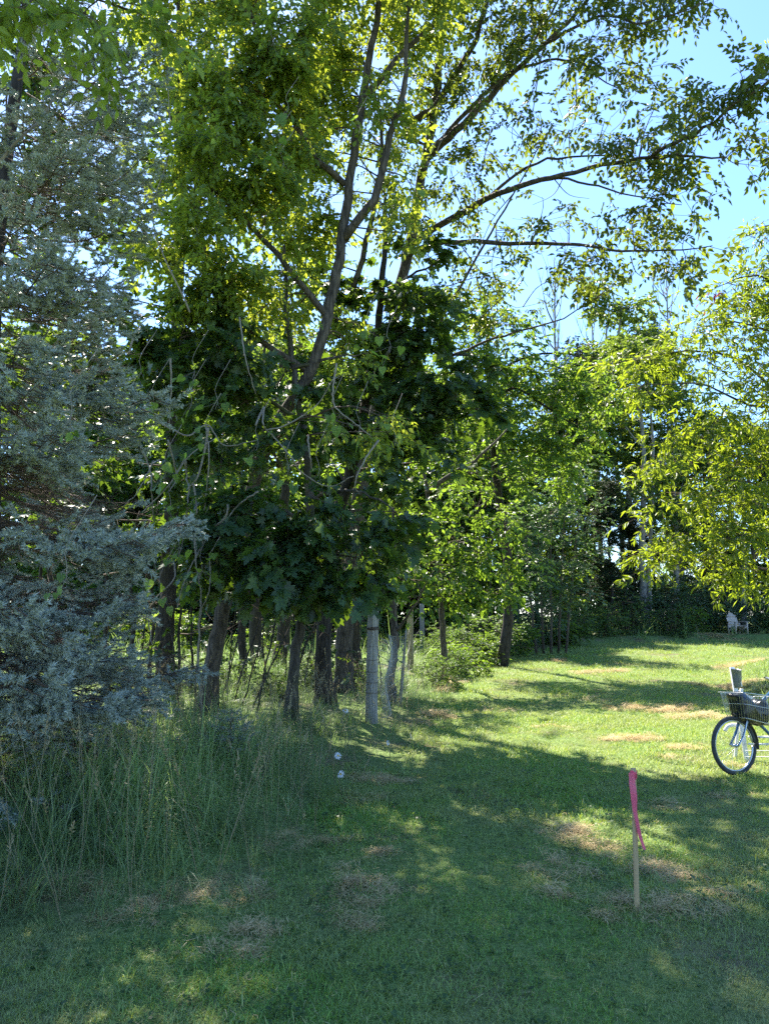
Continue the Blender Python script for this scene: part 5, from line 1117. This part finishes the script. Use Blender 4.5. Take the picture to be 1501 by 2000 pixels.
for v, r_ in [(1229, .008), (1262, .0035), (1288, .0035), (1311, .0035), (1332, .0035), (1352, .0035)]:
    zc = pt(727, v, 11)[2]; c = pb + [.012 * (zc - pb[2]), 0, zc - pb[2]] - FB
    a = np.linspace(0, 2 * pi, 25); rr = .083 * (1.06 - .10 * (zc - pb[2]) / ph_) + .004
    for q in range(3 if r_ > .005 else 1):
        mb = MB(); mb.tube(np.stack([c[0] + rr * np.cos(a), c[1] + rr * np.sin(a), c[2] + .006 * np.sin(a + q) + q * .012], -1), r_ * .8, 5, 0, False)
        o = link('wire_wrap', mb.mesh('wire_wrap', M['wire_dark']), fence)
# woven wire running back from the post, slack and curling
s = np.linspace(0, 1, 30)
path = np.stack([pb[0] + .09 + .42 * s ** 1.2, pb[1] + .02 + 2.9 * s, 0 * s], -1)
path[:, 0] += .06 * np.sin(s * 7)
gz = ground_z(path[:, 0], path[:, 1])
heights = [.10, .24, .40, .58, .78, .98, 1.16]
def wire_pt(i, hgt):
    sg = .05 * np.sin(s * pi) * (1.3 - hgt) + .03 * np.sin(s * 9 + hgt * 5)
    return np.stack([path[:, 0] + .05 * np.sin(hgt * 6 + s * 5), path[:, 1], gz + hgt - sg], -1) - FB
LW = [wire_pt(0, h) for h in heights]
for L_ in LW:
    mb = MB(); mb.tube(L_, .0042, 4, 0, False); link('line_wire', mb.mesh('line_wire', M['wire']), fence)
for k in range(1, 30):
    mb = MB(); mb.tube(np.array([L_[k] for L_ in LW]), .0034, 4, 0, False); link('stay_wire', mb.mesh('stay_wire', M['wire']), fence)
for h in (.3, .75, 1.15):
    P = np.stack([np.linspace(path[-1, 0], b2[0], 14), np.linspace(path[-1, 1], b2[1], 14), 0 * np.zeros(14)], -1); P[:, 2] = ground_z(P[:, 0], P[:, 1]) + h - .06 * np.sin(np.linspace(0, pi, 14))
    mb = MB(); mb.tube(P - FB, .002, 4, 0, False); link('line_wire', mb.mesh('line_wire', M['wire']), fence)
    P = np.stack([np.linspace(b2[0], b3[0], 14), np.linspace(b2[1], b3[1], 14), 0 * np.zeros(14)], -1); P[:, 2] = ground_z(P[:, 0], P[:, 1]) + h - .06 * np.sin(np.linspace(0, pi, 14))
    mb = MB(); mb.tube(P - FB, .002, 4, 0, False); link('line_wire', mb.mesh('line_wire', M['wire']), fence)
# split stake leaning against the wire
b = gpt(780, 13.2); e = pt(793, 1228, 13.0); mb = MB(); P = np.linspace([0, 0, -.05], e - b, 6); mb.tube(P, [.03, .03, .028, .025, .02, .012], 6, 0, True, .1)
o = link('leaning_stake', mb.mesh('leaning_stake', M['weathered'])); o.location = tuple(b); tag(o, 'grey split stake leaning behind the woven wire', 'stake')

# ------------------------------------------------------------------ survey stakes
def stake(u, v, top_v, name_lab, w=.03, lean=0.0):
    Y = ground_Y(u, v); b = gpt(u, Y); H = pt(u, top_v, Y)[2] - b[2]
    r = root('survey_stake', b, name_lab, 'stake')
    mb = MB(); nz = 8; zz = np.linspace(-.12, H, nz); mb2 = []
    for z in zz:
        cx = lean * max(z, 0) / H; mb2.append([[cx - w / 2, -.006, z], [cx + w / 2, -.006, z], [cx + w / 2, .006, z], [cx - w / 2, .006, z]])
    Vv = np.array(mb2).reshape(-1, 3); F = []
    for i in range(nz - 1):
        for j in range(4): F.append([i * 4 + j, i * 4 + (j + 1) % 4, i * 4 + 4 + (j + 1) % 4, i * 4 + 4 + j])
    F.append([nz * 4 - 4, nz * 4 - 3, nz * 4 - 2, nz * 4 - 1])
    mb.add(Vv, F, 0); link('lath', mb.mesh('lath', M['stakewood'], False), r)
    return r, b, H, Y
r, b, H, Y = stake(1243, 1778, 1500, 'thin wooden survey stake with a long pink ribbon in the lawn', .026, .012)
# ribbon: tied near the top, hanging tail that twists away to the right at its end
px = Y / 1500.0
mb = MB(); a = np.linspace(0, 2 * pi, 20)
for q in range(3):
    zc = H - .025 - q * .012
    ring = np.stack([.012 + .019 * np.cos(a), .013 * np.sin(a), zc + .006 * np.sin(a * 2 + q)], -1)
    Vv = np.concatenate([ring - [0, 0, .009], ring + [0, 0, .009]]); mb.add(Vv, [[i, i + 1, 21 + i - 1 + 0, 20 + i] if False else [i, (i + 1) % 20, 20 + (i + 1) % 20, 20 + i] for i in range(19)], 0)
link('ribbon_knot', mb.mesh('ribbon_knot', M['pink']), r)
mb = MB(); t = np.linspace(0, 1, 22)
prof_u = np.interp(t, [0, .15, .5, .7, .85, 1], [-4, -4, -1, 4, 9, 15]) * px     # centre offset to the lath
wid = np.interp(t, [0, .1, .5, .72, .9, 1], [13, 13, 11, 8, 7, 7]) * px
zz = H - .02 - t * 138 * px
yy = -.022 - .01 * np.sin(t * 5) + .003 * np.sin(t * 17)
tw = np.interp(t, [0, .5, .75, 1], [.1, .3, .6, .2]) + .22 * np.sin(t * 13 + 1)
Lp = np.stack([prof_u - wid / 2 * np.cos(tw), yy - wid / 2 * np.sin(tw), zz], -1); Rp = np.stack([prof_u + wid / 2 * np.cos(tw), yy + wid / 2 * np.sin(tw), zz], -1); Cp = (Lp + Rp) / 2 + [0, -.005, 0]
Vv = np.concatenate([Lp, Cp, Rp]); F = []
for i in range(21): F += [[i, 22 + i, 23 + i, i + 1], [22 + i, 44 + i, 45 + i, 23 + i]]
mb.add(Vv + [.006, 0, 0], F, 0); link('ribbon', mb.mesh('ribbon', M['pink']), r)
r, b, H, Y = stake(1012, 1263, 1236, 'small far survey stake with faded pink ribbon at the edge of the long grass', .04)
mb = MB(); t = np.linspace(0, 1, 8); Lp = np.stack([-.03 + .04 * t, -.03 + 0 * t, H - .02 - t * H * .85], -1); Rp = Lp + np.array([.06, 0, 0]); Vv = np.concatenate([Lp, Rp]); mb.add(Vv, [[i, 8 + i, 9 + i, i + 1] for i in range(7)], 0)
link('ribbon', mb.mesh('ribbon', M['pink']), r)

# ------------------------------------------------------------------ daisies
def daisy(u, v, Y, sc, tilt, lb):
    hd = pt(u, v, Y); b = np.array([hd[0] + .03, hd[1] + .05, float(ground_z(hd[0] + .03, hd[1] + .05))])
    r = root('daisy', b, lb, 'flower', 'white daisies in the long grass')
    h = hd - b
    mb = MB(); t = np.linspace(0, 1, 6)[:, None]; mb.tube(np.concatenate([h[:2] * t ** 1.5, (h[2]) * t], 1), .0032, 5, 0, False); link('stem', mb.mesh('stem', M['tall']), r)
    Mx = Matrix.Translation(h.tolist()) @ Matrix.Rotation(tilt[1], 4, 'Z') @ Matrix.Rotation(tilt[0], 4, 'X') @ Matrix.Scale(sc, 4)
    n = 15; a = np.arange(n) * 2 * pi / n + rng.normal(0, .05, n); Lf = leaf_fan([(.11, .25), (.14, .7), (.08, .96)], .1, .12)
    D = np.stack([np.cos(a), np.sin(a), rng.normal(-.05, .12, n)], -1)
    link('petals', raw_mesh('petals', scatter([Lf], D * .006, frames(D), np.full(n, .028), np.zeros(n, int)), M['petal']), r, Mx)
    mb = MB(); mb.tube(np.array([[0, 0, -.004], [0, 0, .003], [0, 0, .006]]), [.008, .010, .005], 12, 0); link('centre', mb.mesh('centre', M['yolk']), r, Mx)
daisy(660, 1476, 7.0, 1.0, (1.15, .5), 'upper of the pair of white daisies beside the dry hay at the lawn edge')
daisy(665, 1512, 6.7, 1.0, (1.0, -.5), 'lower of the pair of white daisies beside the dry hay at the lawn edge')
daisy(675, 1388, 8.6, 1.0, (.8, .4), 'single white daisy in the shade below the weathered fence post')
daisy(758, 1451, 8.0, .8, (1.3, 1.0), 'small half open white daisy near the grass edge')
daisy(803, 1438, 9.0, 1.0, (1.4, 1.5), 'white daisy seen side on at the very edge of the sunny lawn')

# ------------------------------------------------------------------ bicycle
hub = pt(1435, 1448, 8.0); bz = float(ground_z(hub[0], hub[1])); 
fx = np.array([-.93, -.37, 0]); fx /= np.linalg.norm(fx); rz = math.atan2(fx[1], fx[0])
bike = root('bicycle', (hub[0], hub[1], bz), 'old blue bicycle with a wire basket over its front wheel parked on the lawn', 'bicycle', None, rz)
bike.rotation_euler = (radians(4), 0, rz)
RW = .292; HB = np.array([0, 0, RW])
def wheel(c):
    a = np.linspace(0, 2 * pi, 49)
    mb = MB(); mb.tube(np.stack([c[0] + (RW - .022) * np.cos(a), 0 * a + c[1], c[2] + (RW - .022) * np.sin(a)], -1), .021, 10, 0, False)
    w = link('wheel', mb.mesh('wheel', M['rubber']), bike); w.name = 'wheel'
    mb = MB(); mb.tube(np.stack([c[0] + (RW - .047) * np.cos(a), 0 * a + c[1], c[2] + (RW - .047) * np.sin(a)], -1), .0095, 8, 0, False); link('rim', mb.mesh('rim', M['steel']), w)
    mb = MB(); mb.tube(np.array([c + [0, -.05, 0], c + [0, -.03, 0], c + [0, .03, 0], c + [0, .05, 0]]), [.012, .02, .02, .012], 10, 0); link('hub', mb.mesh('hub', M['chrome']), w)
    for k in range(28):
        q = k * 2 * pi / 28; s_ = 1 if k % 2 else -1; e = q + s_ * .35 * (1 if (k // 2) % 2 else -1)
        mb = MB(); mb.tube(np.array([c + [.016 * cos(e), s_ * .028, .016 * sin(e)], c + [(RW - .05) * cos(q), 0, (RW - .05) * sin(q)]]), .0011, 4, 0, False); link('spoke', mb.mesh('spoke', M['chrome']), w)
wheel(HB); wheel(np.array([-1.06, 0, RW]))
CR = np.array([-.215, 0, .56]); HT = np.array([-.38, 0, .655]); HTT = np.array([-.62, 0, .82]); BB = np.array([-.62, 0, .27]); ST = np.array([-.80, 0, .66]); RH = np.array([-1.06, 0, RW])
def bar(name, pts, r, mat, sides=10, n=None, parent=bike, r1=None):
    P = np.asarray(pts, float); Q = spline(P, n or (len(P) * 5 if len(P) > 2 else 4)); mb = MB(); mb.tube(Q, np.linspace(r, r1 if r1 else r, len(Q)), sides, 0); return link(name, mb.mesh(name, mat), parent)
for s_ in (-1, 1):
    o = bar('fork_blade', [CR + [0, s_ * .042, .01], [-.15, s_ * .05, .50], [-.085, s_ * .052, .39], [-.03, s_ * .052, .325], [0, s_ * .05, RW]], .0125, M['blue'], r1=.008)
bar('fork_stay', [[0, .06, RW], [-.10, .062, .42], [-.19, .05, .64], [-.22, .03, .70]], .006, M['chrome'])
bar('fork_stay', [[0, -.06, RW], [-.10, -.062, .42], [-.19, -.05, .64], [-.22, -.03, .70]], .006, M['chrome'])
bar('fork_crown', [CR + [0, -.05, 0], CR + [0, .05, 0]], .018, M['blue'])
bar('head_tube', [CR + [.0, 0, .0], HTT], .021, M['blue'])
bar('down_tube', [CR + [-.03, 0, .03], BB], .017, M['blue']); bar('top_tube', [HT + [-.03, 0, .03], [-.55, 0, .48], [-.70, 0, .43]], .015, M['blue'])
bar('seat_tube', [BB, ST], .016, M['blue'])
for s_ in (-1, 1):
    bar('chain_stay', [BB + [0, s_ * .03, 0], RH + [0, s_ * .055, 0]], .009, M['blue']); bar('seat_stay', [ST + [.03, s_ * .015, -.06], RH + [0, s_ * .055, 0]], .008, M['blue'])
    bar('handlebar', [[-.74, 0, .92], [-.73, s_ * .12, .93], [-.78, s_ * .24, .94], [-.90, s_ * .28, .92]], .011, M['chrome']); bar('grip', [[-.83, s_ * .262, .935], [-.93, s_ * .285, .915]], .016, M['rubber'])
    bar('pedal', [BB + [s_ * .15, s_ * .07, -.05], BB + [s_ * .15, s_ * .17, -.05]], .016, M['rubber']); bar('crank_arm', [BB + [0, s_ * .06, 0], BB + [s_ * .15, s_ * .07, -.05]], .009, M['chrome'])
bar('stem', [HTT, [-.74, 0, .92]], .013, M['chrome']); bar('seat_post', [ST, ST + [-.03, 0, .09]], .012, M['chrome'])
a = np.linspace(0, 2 * pi, 25); mb = MB(); mb.tube(np.stack([BB[0] + .085 * np.cos(a), 0 * a - .045, BB[2] + .085 * np.sin(a)], -1), .006, 6, 0, False); link('chainring', mb.mesh('chainring', M['chrome']), bike)
mb = MB(); P = spline(np.array([ST + [-.17, 0, .10], ST + [-.1, 0, .115], ST + [.02, 0, .10], ST + [.12, 0, .10]]), 12); mb.tube(P, [.03, .07, .085, .088, .08, .065, .05, .04, .034, .03, .026, .015], 12, 0); o = link('saddle', mb.mesh('saddle', M['saddle']), bike)
bar('kickstand', [BB + [-.06, -.04, -.02], BB + [-.12, -.20, -.26]], .008, M['chrome'])
# front mudguard stay and black guard over the tyre
a = np.linspace(radians(95), radians(190), 20); mb = MB()
for sd, nn in ((1, 0),):
    rr = RW + .014
    In = np.stack([rr * np.cos(a), 0 * a - .028, RW + rr * np.sin(a)], -1); Ou = In * [1, -1, 1]; To = np.stack([(rr + .012) * np.cos(a), 0 * a, RW + (rr + .012) * np.sin(a)], -1)
    mb.add(np.concatenate([In, To, Ou]), [[i, i + 1, 21 + i, 20 + i] for i in range(19)] + [[20 + i, 21 + i, 41 + i, 40 + i] for i in range(19)], 0)
link('mudguard', mb.mesh('mudguard', M['rubber']), bike)
# wire basket
bk = link('basket', None, bike); bpy.data.objects.remove(bk)
def bpt(s_, w, k):
    """basket corner space: s_ 0 front .. 1 back, w -1..1, k 0 bottom .. 1 top"""
    x = -.07 - .40 * s_ + .03 * (k) * (1 - 2 * s_); z = (.565 + .25 * k) + (-.10) * s_ * (1 - k) + (-.06) * s_ * k; y = w * (.135 + .035 * k)
    return np.array([x, y, z])
def loop(k):
    P = [];
    for s_ in np.linspace(0, 1, 14): P.append(bpt(s_, -1, k))
    for w in np.linspace(-1, 1, 10)[1:]: P.append(bpt(1, w, k))
    for s_ in np.linspace(1, 0, 14)[1:]: P.append(bpt(s_, 1, k))
    for w in np.linspace(1, -1, 10)[1:]: P.append(bpt(0, w, k))
    return np.array(P)
mb = MB(); mb.tube(loop(1), .0042, 6, 0, False); bask = link('basket', mb.mesh('basket', M['chrome']), bike)
for k in (0, .55):
    mb = MB(); mb.tube(loop(k), .003, 5, 0, False); link('hoop', mb.mesh('hoop', M['chrome']), bask)
def bw(P):
    mb = MB(); mb.tube(np.array(P), .0026, 4, 0, False); link('wire', mb.mesh('wire', M['chrome']), bask)
for s_ in np.linspace(.05, .95, 15):
    for w in (-1, 1): bw([bpt(s_, w, 1), bpt(s_, w, .5), bpt(s_, w, 0)])
    bw([bpt(s_, -1, 0), bpt(s_, 1, 0)])
for w in np.linspace(-.8, .8, 8):
    for s_ in (0, 1): bw([bpt(s_, w, 1), bpt(s_, w, .5), bpt(s_, w, 0)])
for w in np.linspace(-.7, .7, 4): bw([bpt(0, w, 0), bpt(1, w, 0)])
# black bag stuffed into the basket: a thing of its own
u_ = np.linspace(0, 2 * pi, 41)[:-1]; v_ = np.linspace(0, pi, 25); UU, VV = np.meshgrid(u_, v_)
def sgn(x, p): return np.sign(x) * np.abs(x) ** p
X_ = sgn(np.sin(VV), .6) * sgn(np.cos(UU), .6); Y_ = sgn(np.sin(VV), .6) * sgn(np.sin(UU), .6); Z_ = sgn(np.cos(VV), .6)
nz_ = .05 * np.sin(X_ * 7 + Z_ * 4) + .05 * np.sin(Y_ * 6 + X_ * 9 + 2) + .035 * np.sin(Z_ * 15 + X_ * 12) + .02 * np.sin(X_ * 31 + Y_ * 23)
dip = -.11 * np.exp(-((X_ + .15) / .38) ** 2) * (Z_ > 0)           # saddle between two humps
Bx = -.26 + X_ * .205 * (1 + nz_ * .5); By = Y_ * .122 * (1 + nz_ * .5); Bz = .645 + Z_ * .15 * (1 + nz_) + dip + .19 * (Bx + .26)
Bx = Bx + .05 * np.exp(-((Z_ - .75) / .25) ** 2) * (X_ > .2) * X_
Vb = np.stack([Bx, By, Bz], -1).reshape(-1, 3); nu = 40; F = []
for i in range(24):
    for j in range(nu): F.append([i * nu + j, (i + 1) * nu + j, (i + 1) * nu + (j + 1) % nu, i * nu + (j + 1) % nu])
mb = MB(); mb.add(Vb, F, 0); bag = link('plastic_bag', mb.mesh('plastic_bag', M['black'])); bag.location = bike.location; bag.rotation_euler = bike.rotation_euler
tag(bag, 'crumpled black plastic bag stuffed in the bicycle basket', 'bag')

# ------------------------------------------------------------------ white wooden rack behind the bicycle and metal bucket on it
rb = gpt(1462, 8.75); rk = root('garden_rack', rb, 'white painted wooden rack with leaning post and low rails behind the bicycle', 'rack'); RB = np.array(rb)
def plank(name, A, B, w, th, mat, parent, base, up=(0, -1, 0)):
    A = np.asarray(A) - base; B = np.asarray(B) - base; d = B - A; L = np.linalg.norm(d); d /= L; x = np.cross(d, up); x /= np.linalg.norm(x); y = np.cross(x, d)
    mb = MB(); mb.box((A + B) / 2, (w, th, L), 0, np.stack([x, y, d], -1)); me = mb.mesh(name, mat, False); o = link(name, me, parent)
    bv = o.modifiers.new('edge', 'BEVEL'); bv.width = .003; bv.segments = 2; return o
plank('post', pt(1428, 1303, 8.9), gpt(1458, 8.72, -.02), .048, .03, M['white'], rk, RB)
plank('post', pt(1447, 1345, 8.96), gpt(1434, 8.96, -.02), .03, .03, M['white'], rk, RB)
plank('rail', pt(1460, 1439, 8.75), pt(1640, 1441, 8.6), .028, .02, M['white'], rk, RB, (0, 0, 1)); plank('rail', pt(1460, 1453, 8.7), pt(1640, 1455, 8.55), .032, .02, M['white'], rk, RB, (0, 0, 1))
plank('post', pt(1600, 1380, 8.6), gpt(1605, 8.6, -.02), .07, .04, M['white'], rk, RB)
plank('brace', pt(1437, 1350, 9.0), pt(1600, 1430, 8.68), .04, .02, M['white'], rk, RB)
for v in (1466, 1478):
    mb = MB(); mb.tube(np.array([pt(1455, v, 8.35), pt(1640, v + 1, 8.3)]) - RB, .0045, 6, 0); link('rod', mb.mesh('rod', M['white']), rk)
mb = MB(); mb.tube(np.array([gpt(1640, 8.3, -.03), pt(1640, 1440, 8.3)]) - RB, .008, 6, 0); link('rod', mb.mesh('rod', M['white']), rk)
mb = MB(); P = spline(np.array([pt(1414, 1428, 8.85), pt(1420, 1419, 8.85), pt(1430, 1416, 8.85), pt(1440, 1417, 8.88)]) - RB, 12); mb.tube(P, .022, 8, 0); link('arm', mb.mesh('arm', M['white']), rk)
for u, v in ((1480, 1440), (1495, 1455)):
    mb = MB(); c = pt(u, v, 8.715) - RB; mb.tube(np.array([c + [0, -.016, 0], c + [0, .0, 0]]), .007, 8, 0); link('bolt', mb.mesh('bolt', M['wire_dark']), rk)
# half round galvanised bucket hung on the post top
b = pt(1436, 1343, 8.85); bu = root('metal_bucket', b, 'half round galvanised metal bucket hung on the top of the white post', 'bucket')
hh = 34 / 1500 * 8.9; a = np.linspace(-pi / 2 - .5, pi / 2 + .5, 22); mb = MB(); rows = []
for z, rr in ((0, .050), (.01, .054), (hh * .5, .066), (hh, .076), (hh + .004, .080), (hh + .008, .076), (hh, .072), (.012, .050)):
    rows.append(np.stack([.012 + rr * np.cos(a) * .95, -rr * np.sin(a) * .9, np.full(22, z) + (.02 if z > hh * .9 else 0) * -np.cos(a)], -1))
Vv = np.concatenate(rows); mb.add(Vv, [[i * 22 + j, i * 22 + j + 1, (i + 1) * 22 + j + 1, (i + 1) * 22 + j] for i in range(7) for j in range(21)], 0)
o = link('bowl', mb.mesh('bowl', M['zinc']), bu); o.rotation_euler = (0, radians(-5), radians(-25))
mb = MB(); mb.box((.02, -.072, hh * .5), (.014, .006, hh * 1.0)); o = link('strap', mb.mesh('strap', M['white'], False), bu); o.rotation_euler = (radians(-14), 0, radians(20))

# ------------------------------------------------------------------ weathered garden chair at the far wood edge
Yc = 36.8; cb = gpt(1438, Yc); ch = root('garden_chair', cb, 'sun bleached wooden garden chair with a rounded slatted back at the far wood edge', 'chair', None, radians(10))
W = .56
def cpart(name, c, size, rx=0, ry=0):
    mb = MB(); mb.box((0, 0, 0), size); o = link(name, mb.mesh(name, M['chairwood'], False), ch); o.location = c; o.rotation_euler = (rx, ry, 0); return o
for k in range(7):
    x = (k - 3) * .078; hgt = .78 - .035 * (k - 3) ** 2 * .8
    mb = MB(); w = .036; P = np.array([[-w, 0], [w, 0], [w, hgt - .02], [w * .5, hgt], [-w * .5, hgt], [-w, hgt - .02]]); n6 = 6
    Vv = np.concatenate([np.stack([P[:, 0], 0 * P[:, 0] - .01, P[:, 1]], -1), np.stack([P[:, 0], 0 * P[:, 0] + .01, P[:, 1]], -1)])
    mb.add(Vv, [[i, (i + 1) % 6, 6 + (i + 1) % 6, 6 + i] for i in range(6)]); mb.add(Vv, [[0, 1, 2, 3, 4, 5], [11, 10, 9, 8, 7, 6]])
    o = link('back_slat', mb.mesh('back_slat', M['chairwood'], False), ch); o.location = (x, .18, .26); o.rotation_euler = (radians(-20), 0, 0)
cpart('back_rail', (0, .225, .45), (W, .03, .06), radians(-20)); cpart('back_rail', (0, .36, .82), (W * .9, .03, .05), radians(-20))
for k in range(5): cpart('seat_slat', (0, .12 - k * .095, .27 + k * .022), (W, .085, .02), radians(-12))
for s_ in (-1, 1):
    cpart('arm', (s_ * (W / 2 + .05), -.10, .56), (.12, .66, .022)); cpart('front_leg', (s_ * (W / 2 + .02), -.36, .275), (.04, .09, .55)); cpart('side_rail', (s_ * (W / 2 - .01), .0, .2), (.025, .85, .09), radians(-18)); cpart('rear_post', (s_ * (W / 2 + .02), .2, .28), (.03, .06, .54))
